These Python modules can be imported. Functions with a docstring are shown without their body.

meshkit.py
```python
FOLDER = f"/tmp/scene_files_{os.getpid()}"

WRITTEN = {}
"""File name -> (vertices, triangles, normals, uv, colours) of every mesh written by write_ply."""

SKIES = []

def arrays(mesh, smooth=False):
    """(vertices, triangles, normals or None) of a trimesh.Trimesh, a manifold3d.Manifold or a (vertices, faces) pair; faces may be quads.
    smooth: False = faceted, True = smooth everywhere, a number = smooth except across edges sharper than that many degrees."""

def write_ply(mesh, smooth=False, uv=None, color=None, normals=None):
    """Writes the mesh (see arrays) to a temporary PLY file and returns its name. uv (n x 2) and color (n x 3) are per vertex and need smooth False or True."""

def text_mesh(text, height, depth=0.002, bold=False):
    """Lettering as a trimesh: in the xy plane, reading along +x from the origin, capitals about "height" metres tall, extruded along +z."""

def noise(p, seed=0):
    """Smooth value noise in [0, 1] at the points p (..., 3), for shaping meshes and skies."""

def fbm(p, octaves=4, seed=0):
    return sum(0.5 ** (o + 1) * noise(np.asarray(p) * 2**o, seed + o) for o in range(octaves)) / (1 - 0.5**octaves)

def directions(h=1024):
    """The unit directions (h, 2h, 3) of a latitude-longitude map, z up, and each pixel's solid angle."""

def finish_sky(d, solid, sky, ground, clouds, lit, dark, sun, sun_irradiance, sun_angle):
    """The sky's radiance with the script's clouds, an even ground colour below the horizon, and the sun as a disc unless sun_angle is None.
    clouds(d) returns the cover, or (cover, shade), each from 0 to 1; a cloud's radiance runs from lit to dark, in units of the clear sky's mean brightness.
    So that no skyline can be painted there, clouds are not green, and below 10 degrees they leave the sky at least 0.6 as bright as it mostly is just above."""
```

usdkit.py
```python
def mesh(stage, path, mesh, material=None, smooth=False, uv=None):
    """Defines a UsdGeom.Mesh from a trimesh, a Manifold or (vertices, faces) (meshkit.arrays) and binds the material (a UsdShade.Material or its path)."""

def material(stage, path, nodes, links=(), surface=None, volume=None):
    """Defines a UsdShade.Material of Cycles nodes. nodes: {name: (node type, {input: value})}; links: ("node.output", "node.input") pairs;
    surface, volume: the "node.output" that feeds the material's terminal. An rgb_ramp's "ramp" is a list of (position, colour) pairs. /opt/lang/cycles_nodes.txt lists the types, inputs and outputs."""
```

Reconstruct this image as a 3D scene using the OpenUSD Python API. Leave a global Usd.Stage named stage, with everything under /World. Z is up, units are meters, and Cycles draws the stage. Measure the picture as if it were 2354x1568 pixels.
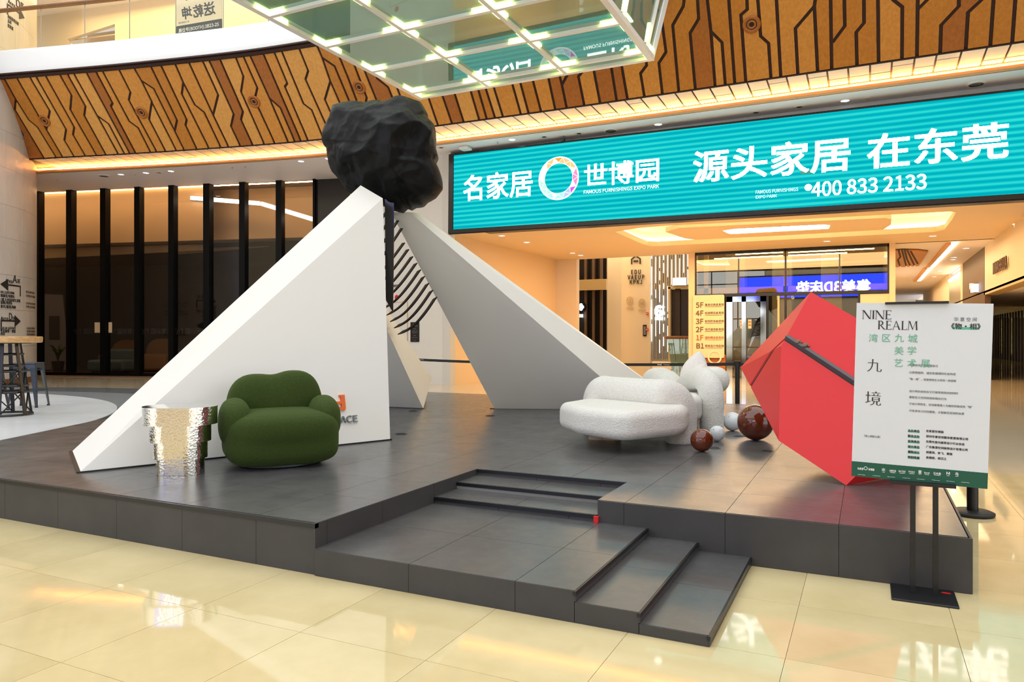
import glob, math, random
import numpy as np, trimesh, manifold3d, shapely
from shapely import affinity, ops
from shapely.geometry import Polygon, LineString, MultiPolygon, Point, box as sbox
from scipy.interpolate import PchipInterpolator
from pxr import Usd, UsdGeom, UsdLux, UsdShade, Gf, Sdf
import usdkit, meshkit

stage = Usd.Stage.CreateInMemory()
UsdGeom.SetStageUpAxis(stage, UsdGeom.Tokens.z)
UsdGeom.SetStageMetersPerUnit(stage, 1.0)
UsdGeom.Xform.Define(stage, '/World')

# ------------------------------------------------------------------ camera
FPX, PSI, EYE = 1686.5, math.radians(25.87), 1.3          # focal length in picture pixels, heading, eye height
CX, HY = 1177.0, 775.0                                    # picture centre column and horizon row
Fw = np.array([-math.sin(PSI), math.cos(PSI), 0.0]); Rt = np.array([math.cos(PSI), math.sin(PSI), 0.0]); Up = np.array([0, 0, 1.0])
EYEP = np.array([0, 0, EYE])
cam = UsdGeom.Camera.Define(stage, '/World/camera')
cam.CreateHorizontalApertureAttr(36.0); cam.CreateVerticalApertureAttr(36.0 * 1568 / 2354)
cam.CreateFocalLengthAttr(36.0 * FPX / 2354)
cam.CreateVerticalApertureOffsetAttr(-(784 - HY) / 2354 * 36.0)
cam.CreateClippingRangeAttr(Gf.Vec2f(0.05, 300))
mtx = Gf.Matrix4d(*[float(x) for r in ((*Rt, 0), (*Up, 0), (*(-Fw), 0), (*EYEP, 1)) for x in r])
cam.AddTransformOp().Set(mtx)
cam.CreateExposureAttr(0.38)

# ------------------------------------------------------------------ light from above: daylight through the atrium's open roof
dome = UsdLux.DomeLight.Define(stage, '/World/sky_light')
dome.CreateIntensityAttr(0.47); dome.CreateColorAttr(Gf.Vec3f(0.97, 0.99, 1.0))

def area_light(name, center, w, h, color, power, down=True, yaw=0.0):
    l = UsdLux.RectLight.Define(stage, '/World/' + name)
    l.CreateWidthAttr(w); l.CreateHeightAttr(h); l.CreateIntensityAttr(power); l.CreateColorAttr(Gf.Vec3f(*color))
    l.AddTranslateOp().Set(Gf.Vec3d(*center))
    if yaw: l.AddRotateZOp().Set(yaw)
    return l
WARM = (1.0, 0.60, 0.27); WARM2 = (1.0, 0.70, 0.40)
area_light('corridor_lamp', (-3.0, 20.6, 3.95), 9, 4.5, WARM, 3.6)
area_light('shop_walk_lamp', (1.9, 34, 3.85), 1.8, 24, WARM2, 2.0)
area_light('back_hall_lamp', (-12, 32, 6.6), 8, 9, WARM2, 3.2)
area_light('gallery_lamp', (-19, 16.6, 12.6), 12, 2.2, (1.0, 0.72, 0.36), 3.2, yaw=15)
area_light('storefront_lamp', (-22.5, 16.75, 6.5), 19, 0.3, (1.0, 0.66, 0.34), 12.0, yaw=14.6)

# ------------------------------------------------------------------ helpers
def ray(x, y): return Fw + Rt * (x - CX) / FPX + Up * (HY - y) / FPX
def PZ(x, y, z=0.0):
    v = ray(x, y); return EYEP + v * (z - EYE) / v[2]
def PY(x, y, Y):
    v = ray(x, y); return EYEP + v * Y / v[1]
def PX(x, y, X):
    v = ray(x, y); return EYEP + v * X / v[0]
def PD(x, y, Z): return EYEP + ray(x, y) * Z
def PL(x, y, p0, n):
    v = ray(x, y); return EYEP + v * (np.dot(np.asarray(p0) - EYEP, n) / np.dot(v, n))
def proj(p):
    q = np.asarray(p, float) - EYEP; Z = q @ Fw
    return np.array([CX + FPX * (q @ Rt) / Z, HY - FPX * q[2] / Z])

USED = {}
def numbered(parent, name):
    k = (parent, name); n = USED.get(k, 0); USED[k] = n + 1
    return f'{parent}/{name}' if n == 0 else f'{parent}/{name}_{n:03d}'
class Node:
    def __init__(s, path, prim, loc): s.path, s.prim, s.loc = path, prim, np.asarray(loc, float)
def keys(prim, label=None, cat=None, group=None, kind=None):
    for k, v in (('label', label), ('category', cat), ('group', group), ('kind', kind)):
        if v: prim.SetCustomDataByKey(k, v)
def thing(name, label, cat, loc=(0, 0, 0), group=None, kind=None, rz=0.0):
    p = numbered('/World', name); x = UsdGeom.Xform.Define(stage, p)
    x.AddTranslateOp().Set(Gf.Vec3d(*map(float, loc)))
    if rz: x.AddRotateZOp().Set(rz)
    keys(x.GetPrim(), label, cat, group, kind)
    return Node(p, x.GetPrim(), loc)
def part(parent, name, mesh, mat, smooth=False, label=None, kind=None, local=False):
    """One mesh under a thing (or a part); the mesh is given in world coordinates unless local."""
    v, f, _ = meshkit.arrays(mesh)
    if not local: v = v - parent.loc
    m = usdkit.mesh(stage, numbered(parent.path, name), trimesh.Trimesh(v, f, process=False), M[mat], smooth)
    keys(m.GetPrim(), label, None, None, kind)
    return Node(str(m.GetPath()), m.GetPrim(), parent.loc if not local else (0, 0, 0))
def single(name, mesh, mat, label=None, cat=None, group=None, kind=None, smooth=False):
    m = usdkit.mesh(stage, numbered('/World', name), mesh, M[mat], smooth)
    keys(m.GetPrim(), label, cat, group, kind)
    return Node(str(m.GetPath()), m.GetPrim(), (0, 0, 0))
def struct(name, mesh, mat, label=None, smooth=False): return single(name, mesh, mat, label, None, None, 'structure', smooth)
def dup(src, loc, label, cat, group=None, rz=0.0):
    name = src.path.rsplit('/', 1)[1]
    p = numbered('/World', name); x = UsdGeom.Xform.Define(stage, p); pr = x.GetPrim()
    pr.GetReferences().AddInternalReference(src.path); pr.SetInstanceable(True)
    x.ClearXformOpOrder(); x.AddTranslateOp().Set(Gf.Vec3d(*map(float, loc)))
    if rz: x.AddRotateZOp().Set(rz)
    keys(pr, label, cat, group)
    return Node(p, pr, loc)

cat_ = trimesh.util.concatenate
def box(x0, x1, y0, y1, z0, z1):
    m = trimesh.creation.box((abs(x1 - x0), abs(y1 - y0), abs(z1 - z0))); m.apply_translation(((x0 + x1) / 2, (y0 + y1) / 2, (z0 + z1) / 2)); return m
def polys(g):
    if g.is_empty: return []
    return [p for p in getattr(g, 'geoms', [g]) if p.geom_type == 'Polygon' and p.area > 1e-9]
def prism(geom, z0, z1):
    ms = []
    for p in polys(geom):
        m = trimesh.creation.extrude_polygon(p, z1 - z0, engine='earcut'); m.apply_translation((0, 0, z0)); ms.append(m)
    return cat_(ms)
def plate(geom, o, u, v, thick=0.002):
    """A drawing in the plane (o, u, v), given its thickness towards u x v."""
    u, v = np.asarray(u, float), np.asarray(v, float); n = np.cross(u, v); n /= np.linalg.norm(n)
    m = prism(geom, 0, thick); p = np.array(m.vertices)
    return trimesh.Trimesh(np.asarray(o) + p[:, :1] * u + p[:, 1:2] * v + p[:, 2:] * n, m.faces, process=False)
def hull(pts): return trimesh.convex.convex_hull(np.asarray(pts, float))
def rbox(x0, x1, y0, y1, z0, z1, r, n=12):
    s = [manifold3d.Manifold.sphere(r, n).translate((x, y, z)) for x in (x0 + r, x1 - r) for y in (y0 + r, y1 - r) for z in (z0 + r, z1 - r)]
    m = manifold3d.Manifold.batch_hull(s).to_mesh(); return trimesh.Trimesh(m.vert_properties[:, :3], m.tri_verts, process=False)
def lathe(prof, n=32, at=(0, 0, 0)):
    m = trimesh.creation.revolve(np.asarray(prof, float), sections=n); m.apply_translation(at); m.fix_normals(); return m
def cyl(p0, p1, r, n=16): return trimesh.creation.cylinder(r, segment=np.array([p0, p1], float), sections=n)
def ball(c, r, sub=4):
    m = trimesh.creation.icosphere(sub, r); m.apply_translation(c); return m
def bar(p0, p1, w, h, up=(0, 0, 1)):
    """A straight bar of width w and height h between two points."""
    p0, p1 = np.asarray(p0, float), np.asarray(p1, float); d = p1 - p0; L = np.linalg.norm(d); d /= L
    s = np.cross(d, up); s = s / np.linalg.norm(s) if np.linalg.norm(s) > 1e-6 else np.array([1.0, 0, 0]); t = np.cross(s, d)
    m = trimesh.creation.box((L, w, h)); T = np.eye(4); T[:3, 0], T[:3, 1], T[:3, 2], T[:3, 3] = d, s, t, (p0 + p1) / 2
    m.apply_transform(T); return m
def tube(path, r, n=10):
    path = np.asarray(path, float); rr = np.broadcast_to(np.asarray(r, float), (len(path),)); t = np.gradient(path, axis=0); t /= np.linalg.norm(t, axis=1)[:, None]
    a = np.cross(t[0], (0, 0, 1.0)); a = a if np.linalg.norm(a) > .1 else np.array([1.0, 0, 0]); V = []
    for p, d, q in zip(path, t, rr):
        a = a - d * (a @ d); a /= np.linalg.norm(a); b = np.cross(d, a)
        for k in range(n): w = 2 * math.pi * k / n; V.append(p + q * (math.cos(w) * a + math.sin(w) * b))
    f = []
    for i in range(len(path) - 1):
        for k in range(n):
            A, B = i * n + k, i * n + (k + 1) % n; f += [(A, B, B + n), (A, B + n, A + n)]
    V += [path[0], path[-1]]; e = len(V); L = (len(path) - 1) * n
    for k in range(n): f += [(e - 2, (k + 1) % n, k), (e - 1, L + k, L + (k + 1) % n)]
    m = trimesh.Trimesh(V, f, process=False); m.fix_normals(); return m
def strip(rows, closed=False):
    """A skin through rows of points (all of one length)."""
    R_ = np.asarray(rows, float); a, b = R_.shape[:2]; f = []
    for i in range(a - 1):
        for k in range(b if closed else b - 1):
            A, B = i * b + k, i * b + (k + 1) % b; f += [(A, B, B + b), (A, B + b, A + b)]
    return trimesh.Trimesh(R_.reshape(-1, 3), f, process=False)
def nets(f, lo, hi, h):
    """Surface nets: the zero level of a signed distance function as a smooth mesh."""
    ax = [np.arange(a, b + h, h) for a, b in zip(lo, hi)]
    G = np.stack(np.meshgrid(*ax, indexing='ij'), -1); D = f(G)
    ins = D < 0; n = np.array(D.shape) - 1; acc = np.zeros((*n, 3)); cnt = np.zeros(n)
    offs = [(i, j, k) for i in (0, 1) for j in (0, 1) for k in (0, 1)]
    sl = lambda o: tuple(slice(o[d], o[d] + n[d]) for d in range(3))
    for a in offs:
        for d in range(3):
            if a[d] == 0:
                b = tuple(a[i] + (i == d) for i in range(3)); da, db = D[sl(a)], D[sl(b)]; cr = (da < 0) != (db < 0)
                t = np.where(cr, da / np.where(cr, da - db, 1), 0); p = G[sl(a)].copy(); p[..., d] += t * h
                acc += np.where(cr[..., None], p, 0); cnt += cr
    act = cnt > 0; idx = -np.ones(n, int); idx[act] = np.arange(act.sum()); V = acc[act] / cnt[act][:, None]; F_ = []
    for d in range(3):
        e, g = (d + 1) % 3, (d + 2) % 3
        a = [slice(1, -1)] * 3; a[d] = slice(0, -1); b = list(a); b[d] = slice(1, None)
        ia, ib = ins[tuple(a)], ins[tuple(b)]; w = np.argwhere(ia != ib); sgn = ia[tuple(w.T)]
        c = w + 1; c[:, d] -= 1
        q = []
        for (s, t) in ((0, 0), (1, 0), (1, 1), (0, 1)):
            z = c.copy(); z[:, e] -= s; z[:, g] -= t; q.append(idx[tuple(z.T)])
        q = np.stack(q, 1); q[~sgn] = q[~sgn][:, ::-1]; F_.append(q)
    q = np.vstack(F_); q = q[(q >= 0).all(1)]
    m = trimesh.Trimesh(V, np.vstack([q[:, [0, 1, 2]], q[:, [0, 2, 3]]]), process=False)
    if m.volume < 0: m.invert()
    return m
def smin(a, b, k): h = np.clip(.5 + .5 * (b - a) / k, 0, 1); return b + (a - b) * h - k * h * (1 - h)
def sd_ell(p, c, r, pw=2.0):
    q = np.abs((p - np.asarray(c)) / np.asarray(r)); return ((q ** pw).sum(-1) ** (1 / pw) - 1) * min(r)
def sd_cap(p, a, b, r):
    a, b = np.asarray(a, float), np.asarray(b, float); t = np.clip(((p - a) @ (b - a)) / ((b - a) @ (b - a)), 0, 1)
    return np.linalg.norm(p - a - t[..., None] * (b - a), axis=-1) - r
def rotz(m, deg, at=(0, 0, 0)):
    m = m.copy(); m.apply_transform(trimesh.transformations.rotation_matrix(math.radians(deg), (0, 0, 1))); m.apply_translation(at); return m

# ------------------------------------------------------------------ lettering (flat glyph outlines from the system font, as meshkit.text_mesh makes them)
_F = {}
def glyphs(text, em, spacing=0.0, grow=0.0, px=64, thin=0, sx=1.0, mirror=False):
    """The text as flat outlines, baseline at the origin, one em tall characters, reading along +x."""
    from PIL import Image, ImageDraw, ImageFont
    if px not in _F:
        fs = glob.glob('/opt/blender-*/*/datafiles/fonts/Noto Sans CJK Regular.woff2') or glob.glob('/opt/blender-*/*/datafiles/fonts/Inter.woff2')
        _F[px] = (ImageFont.truetype(fs[0], px), {})
    font, cache = _F[px]; out, x = [], 0.0
    for ch in text:
        if (ch, thin) not in cache:
            im = Image.new('L', (px * 2, px * 2)); ImageDraw.Draw(im).text((px // 2, int(px * 1.4)), ch, 255, font, anchor='ls')
            on = np.asarray(im) > 118
            for k in range(thin): on = on & np.roll(on, 1, 0)
            on = np.pad(on, ((0, 0), (1, 1))).astype(np.int8); g = np.diff(on, axis=1)
            rows, st = np.nonzero(g == 1); en = np.nonzero(g == -1)[1]
            if len(rows):
                y = int(px * 1.4) - rows; s = shapely.union_all(shapely.box(st - px // 2, y - 1.0, en - px // 2, y))
                s = s.buffer(.55).buffer(-.55).simplify(.6)
            else: s = Polygon()
            cache[(ch, thin)] = (s, font.getlength(ch))
        s, adv = cache[(ch, thin)]
        if not s.is_empty: out.append(affinity.translate(s, x, 0))
        x += adv + spacing * px
    g = shapely.union_all(out) if out else Polygon()
    if grow: g = g.buffer(grow * px, join_style='mitre', mitre_limit=1.5).simplify(.4)
    k = em / px; g = affinity.affine_transform(g, [k * sx, 0, 0, k, 0, 0])
    return affinity.scale(g, -1, 1, origin=((g.bounds[0] + g.bounds[2]) / 2, 0)) if mirror else g
def text_at(s, em, cx=None, y=0.0, x=None, **kw):
    g = glyphs(s, em, **kw)
    if g.is_empty: return g
    return affinity.translate(g, (cx - (g.bounds[0] + g.bounds[2]) / 2) if cx is not None else x, y)

# ------------------------------------------------------------------ materials
M = {}
def pbr(name, base, rough=.5, metal=0.0, spec=.5, **kw):
    M[name] = usdkit.material(stage, '/World/Looks/' + name, {'p': ('principled_bsdf', {'base_color': base, 'roughness': rough, 'metallic': metal, 'specular_ior_level': spec, **kw})}, surface='p.BSDF')
def noisy(name, c1, c2, scale=6, rough=.5, metal=0.0, spec=.5, stretch=(1, 1, 1), detail=4, bump=0.0, bscale=None, r2=None, lo=.35, hi=.65, **kw):
    n = {'g': ('texture_coordinate', {}), 'mp': ('mapping', {'scale': stretch}), 'n': ('noise_texture', {'scale': scale, 'detail': detail, 'roughness': .6}),
         'r': ('rgb_ramp', {'ramp': [(lo, c1), (hi, c2)]}), 'p': ('principled_bsdf', {'roughness': rough, 'metallic': metal, 'specular_ior_level': spec, **kw})}
    l = [('g.object', 'mp.vector'), ('mp.vector', 'n.vector'), ('n.fac', 'r.fac'), ('r.color', 'p.base_color')]
    if bump:
        n['n2'] = ('noise_texture', {'scale': bscale or scale * 6, 'detail': 3}); n['b'] = ('bump', {'strength': bump, 'distance': .01})
        l += [('mp.vector', 'n2.vector'), ('n2.fac', 'b.height'), ('b.normal', 'p.normal')]
    if r2 is not None:
        n['m'] = ('map_range', {'from_min': .3, 'from_max': .7, 'to_min': rough, 'to_max': r2, 'clamp': True}); l += [('n.fac', 'm.value'), ('m.result', 'p.roughness')]
    M[name] = usdkit.material(stage, '/World/Looks/' + name, n, l, surface='p.BSDF')
def glow(name, color, strength):
    M[name] = usdkit.material(stage, '/World/Looks/' + name, {'e': ('emission', {'color': color, 'strength': strength})}, surface='e.emission')
def pane(name, tint, refl, rough=0.0, gloss=(1, 1, 1)):
    """Window pane: light passes, tinted, and a share is mirrored (more at grazing angles)."""
    M[name] = usdkit.material(stage, '/World/Looks/' + name, {
        't': ('transparent_bsdf', {'color': tint}), 'g': ('glossy_bsdf', {'color': gloss, 'roughness': rough}), 'f': ('layer_weight', {'blend': .5}), 'w': ('math', {'math_type': 'power', 'value2': 5.0}),
        'a': ('map_range', {'from_min': 0.0, 'from_max': 1.0, 'to_min': refl, 'to_max': 1.0, 'clamp': True}), 'm': ('mix_closure', {})},
        [('f.facing', 'w.value1'), ('w.value', 'a.value'), ('a.result', 'm.fac'), ('t.BSDF', 'm.closure1'), ('g.BSDF', 'm.closure2')], surface='m.closure')

noisy('marble', (.63, .515, .265), (.73, .61, .34), 2.2, .045, spec=.55, detail=8, lo=.3, hi=.7)
noisy('marble_b', (.60, .49, .25), (.70, .585, .325), 2.6, .045, spec=.55, detail=8, lo=.3, hi=.7)
noisy('marble_far', (.62, .52, .36), (.70, .60, .42), .8, .05, spec=.55, detail=6, lo=.3, hi=.7)
pbr('grout', (.36, .30, .18), .6)
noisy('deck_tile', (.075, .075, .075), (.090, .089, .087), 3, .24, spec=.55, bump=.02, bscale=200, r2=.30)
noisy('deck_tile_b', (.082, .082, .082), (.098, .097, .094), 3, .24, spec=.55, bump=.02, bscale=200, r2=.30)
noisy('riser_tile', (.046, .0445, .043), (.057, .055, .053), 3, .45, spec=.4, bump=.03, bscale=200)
pbr('deck_grout', (.20, .20, .19), .7); pbr('black_trim', (.006, .007, .008), .35)
pbr('white_paint', (.85, .835, .775), .42); pbr('white_ceiling', (.93, .88, .90), .6); pbr('wall_white', (.74, .71, .66), .6); pbr('fascia_white', (.86, .87, .88), .45)
pbr('wall_beige', (.78, .66, .48), .55); pbr('wall_peach', (.80, .62, .40), .55); pbr('gold_frame', (.62, .46, .22), .38, .25)
noisy('wood_a', (.55, .225, .034), (.66, .285, .05), 3, .42, stretch=(7, 7, .6), spec=.4); noisy('wood_b', (.45, .165, .018), (.55, .215, .028), 3, .42, stretch=(7, 7, .6), spec=.4)
noisy('wood_c', (.34, .105, .016), (.41, .14, .020), 3, .42, stretch=(7, 7, .6), spec=.4); noisy('wood_d', (.62, .29, .06), (.72, .35, .08), 3, .42, stretch=(7, 7, .6), spec=.4)
pbr('groove', (.030, .007, .003), .6); pbr('cove_tile', (.86, .76, .60), .38); pbr('cove_tile_b', (.80, .68, .52), .38); pbr('cove_lip', (.80, .42, .16), .5)
pbr('stone_wall', (.66, .62, .56), .4); noisy('stone_block', (.60, .565, .52), (.70, .66, .60), 1.5, .32, stretch=(1, 1, .4), spec=.5)
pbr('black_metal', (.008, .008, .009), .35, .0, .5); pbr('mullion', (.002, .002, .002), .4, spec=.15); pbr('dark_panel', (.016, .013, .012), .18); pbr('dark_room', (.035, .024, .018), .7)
pbr('rubber_black', (.010, .010, .011), .5); pbr('ink_dark', (.02, .018, .016), .6); pbr('ink_brown', (.13, .075, .04), .6); pbr('ink_green', (.14, .42, .27), .6); pbr('ink_grey', (.20, .22, .23), .6); pbr('ink_white', (.8, .8, .78), .6)
pbr('poster_white', (.66, .69, .72), .45); pbr('poster_green', (.004, .085, .050), .45); pbr('highlight_green', (.10, .42, .30), .5)
noisy('rock_black', (.0014, .0017, .002), (.0034, .0038, .004), 5, .50, spec=.22, bump=.18, bscale=9)
pbr('spine_black', (.010, .011, .012), .22); pbr('rib_black', (.004, .004, .004), .55, spec=.12)
pbr('rib_green', (.06, .065, .03), .4)
pbr('red_paint', (.66, .016, .020), .42, spec=.4); pbr('red_inner', (.012, .012, .014), .5); pbr('strap_grey', (.075, .08, .085), .4); pbr('bolt_brown', (.20, .12, .07), .5)
noisy('green_wool', (.030, .050, .010), (.044, .068, .015), 60, .9, spec=.12, stretch=(1, 1, 3), bump=.35, bscale=260, sheen_weight=.12, sheen_roughness=.5, sheen_tint=(.6, .8, .3))
noisy('boucle', (.72, .715, .66), (.82, .81, .76), 70, .95, spec=.1, bump=1.0, bscale=95, sheen_weight=.15)
noisy('boucle_pink', (.74, .70, .65), (.82, .78, .73), 70, .95, spec=.1, bump=.6, bscale=120, sheen_weight=.15)
noisy('pale_wood', (.60, .47, .30), (.70, .56, .38), 4, .5, stretch=(1, 1, 8))
noisy('brown_glaze', (.125, .021, .006), (.15, .027, .008), 5, .07, spec=.6, coat_weight=.4); pbr('white_glaze', (.70, .745, .76), .10, spec=.55)
M['hammered'] = usdkit.material(stage, '/World/Looks/hammered', {
    'g': ('texture_coordinate', {}), 'v': ('voronoi_texture', {'scale': 70, 'feature': 'smooth_f1', 'smoothness': .5}), 'b': ('bump', {'strength': .55, 'distance': .0022}),
    'p': ('principled_bsdf', {'base_color': (.80, .765, .69), 'metallic': 1.0, 'roughness': .10})},
    [('g.object', 'v.vector'), ('v.distance', 'b.height'), ('b.normal', 'p.normal')], surface='p.BSDF')
pbr('mirror_steel', (.78, .78, .77), .08, 1.0); pbr('chrome', (.75, .76, .76), .07, 1.0); pbr('gunmetal', (.055, .068, .08), .38, .6); pbr('steel_dark', (.02, .026, .032), .4, .3)
noisy('slab_wood', (.50, .27, .10), (.70, .43, .20), 5, .45, stretch=(2, 2, 9)); noisy('white_floor', (.66, .69, .72), (.78, .80, .82), 1.6, .22, spec=.5, detail=6); pbr('grey_floor', (.30, .33, .345), .2)
pbr('grey_floor_dark', (.16, .175, .185), .2); pbr('brown_floor', (.42, .24, .14), .2)
noisy('handrail_wood', (.16, .065, .018), (.22, .09, .026), 4, .35, stretch=(8, 8, 1)); pbr('satin_metal', (.5, .47, .38), .3, .8)
pane('clear_pane', (.93, .93, .80), .05); pane('shop_pane', (.82, .76, .70), .034); pane('facade_pane', (.80, .75, .60), .13)
pbr('seat_teal', (.035, .085, .105), .7); pbr('seat_orange', (.22, .105, .030), .7); pbr('grey_panel', (.20, .20, .21), .6); pbr('bulkhead', (.58, .44, .28), .6); pbr('shop_ceiling', (.32, .25, .19), .6); pbr('shop_floor', (.10, .06, .04), .25); pbr('sign_tan', (.70, .52, .30), .5)
pbr('frame_white', (.82, .81, .80), .4)
M['ceiling_glass'] = usdkit.material(stage, '/World/Looks/ceiling_glass', {
    'd': ('diffuse_bsdf', {'color': (.34, .50, .42)}), 'g': ('glossy_bsdf', {'color': (.80, .92, .86), 'roughness': .015}), 'f': ('layer_weight', {'blend': .5}), 'w': ('math', {'math_type': 'power', 'value2': 4.0}), 't': ('transparent_bsdf', {'color': (.45, .66, .56)}),
    'a': ('map_range', {'from_min': 0.0, 'from_max': 1.0, 'to_min': .20, 'to_max': 1.0}), 'm0': ('mix_closure', {'fac': .42}), 'm': ('mix_closure', {})},
    [('f.facing', 'w.value1'), ('w.value', 'a.value'), ('a.result', 'm.fac'), ('d.BSDF', 'm0.closure1'), ('t.BSDF', 'm0.closure2'), ('m0.closure', 'm.closure1'), ('g.BSDF', 'm.closure2')], surface='m.closure')
glow('led_lime', (.86, 1.0, .22), 9.0); glow('lamp_white', (1.0, .95, .88), 6.0); glow('lamp_warm', (1.0, .78, .42), 7.0); glow('cove_led', (1.0, .40, .085), 62.0); glow('cove_led_soft', (1.0, .66, .30), 9.0)
glow('screen_white', (1.0, 1.0, 1.0), 2.4); glow('emblem_white', (1, 1, 1), .95); glow('screen_pale', (.75, 1.0, .98), 1.6); glow('sign_light', (.92, .97, 1.0), 3.0); glow('screen_blue', (.02, .06, 1.0), 5.0); glow('screen_blue_text', (.9, 1.0, .5), 12.0)
for i, c in enumerate([(1.0, .42, .05), (1.0, .62, .25), (.95, .30, .60), (.70, .12, .80), (.50, .62, 1.0), (.45, .95, .95), (.55, 1.0, .80), (.95, .98, 1.0)]): glow(f'gem_{i}', c, .85)
M['screen_teal'] = usdkit.material(stage, '/World/Looks/screen_teal', {
    'g': ('geometry', {}), 'w': ('wave_texture', {'bands_direction': 'z', 'wave_type': 'bands', 'scale': 2.6, 'distortion': .25, 'detail': 1.0}),
    'mp': ('mapping', {'scale': (.25, 1, 1.6)}), 'n': ('noise_texture', {'scale': 1.3, 'detail': 2}), 'a': ('math', {'math_type': 'multiply_add', 'value2': .62}),
    's': ('math', {'math_type': 'multiply', 'value2': .45}),
    'r': ('rgb_ramp', {'ramp': [(0.1, (.0, .30, .38)), (.5, (.0, .41, .45)), (.9, (.03, .58, .54))]}), 'e': ('emission', {'strength': 1.0})},
    [('g.position', 'w.vector'), ('g.position', 'mp.vector'), ('mp.vector', 'n.vector'), ('n.fac', 's.value1'), ('w.fac', 'a.value1'), ('s.value', 'a.value3'), ('a.value', 'r.fac'), ('r.color', 'e.color')], surface='e.emission')

# ================================================================== THE SETTING
rng = random.Random(7)
DZ = 0.283                                                  # deck height
deck_poly = Polygon([(-7.1, 3.15), (-2.715, 3.15), (-2.715, 4.98), (-1.52, 4.98), (-1.52, 4.36), (.465, 4.36), (.465, 11.55), (-11.37, 11.55), (-7.70, 4.31)])
foot = deck_poly.union(sbox(-2.72, 3.13, -1.2, 5.0)).union(sbox(-1.21, 3.13, -.6, 4.36))
ring = Point(-14.2, 2.55).buffer(6.25, 96)                  # low round white stage on the left

# mall floor: near slabs one by one, the far floor as one surface
fl = thing('floor', 'polished cream marble floor of the mall hall', None, kind='structure')
near = sbox(-8.10, .55, 3.60, 8.35)
far = sbox(-34, -10, 12, 72).difference(near)
part(fl, 'bed', prism(near, -.06, -.004), 'grout')
far2 = far.difference(Point(-15.5, 3.4).buffer(9.3, 64)).difference(sbox(-34, 13.2, -12, 18.6).difference(ring))
part(fl, 'far_floor', prism(far, -.06, 0), 'marble_far')
for i in range(18):
    for j in range(12):
        c = sbox(-8.10 + .65 * i, .55 + .65 * j, -8.10 + .65 * (i + 1), .55 + .65 * (j + 1))
        if foot.buffer(-.02).contains(c): continue
        part(fl, 'slab', prism(c.buffer(-.0012, join_style='mitre'), -.004, 0), 'marble' if (i * 7 + j * 3) % 4 else 'marble_b')
# floor inlays on the left: grey band and brown threshold
band = Point(-15.2, 3.0).buffer(9.6, 96).difference(Point(-15.2, 3.0).buffer(8.3, 96)).intersection(sbox(-30, 6, -8, 14)).difference(foot)
part(fl, 'inlay_band', prism(band, 0, .004), 'grey_floor_dark')
inlay = Point(-15.2, 3.0).buffer(8.3, 96).intersection(sbox(-30, 2, -7, 14)).difference(foot).difference(ring)
part(fl, 'inlay', prism(inlay, 0, .004), 'grey_floor')
SF0, SF1 = np.array([-26.5, 15.37]), np.array([-12.9, 18.92])      # storefront line in plan
sd = (SF1 - SF0) / np.linalg.norm(SF1 - SF0); sn = np.array([sd[1], -sd[0]])
part(fl, 'threshold_strip', prism(Polygon([SF0 + sn * 1.1, SF1 + sn * 1.1, SF1 + sn * .08, SF0 + sn * .08]), 0, .004), 'brown_floor')

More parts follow.
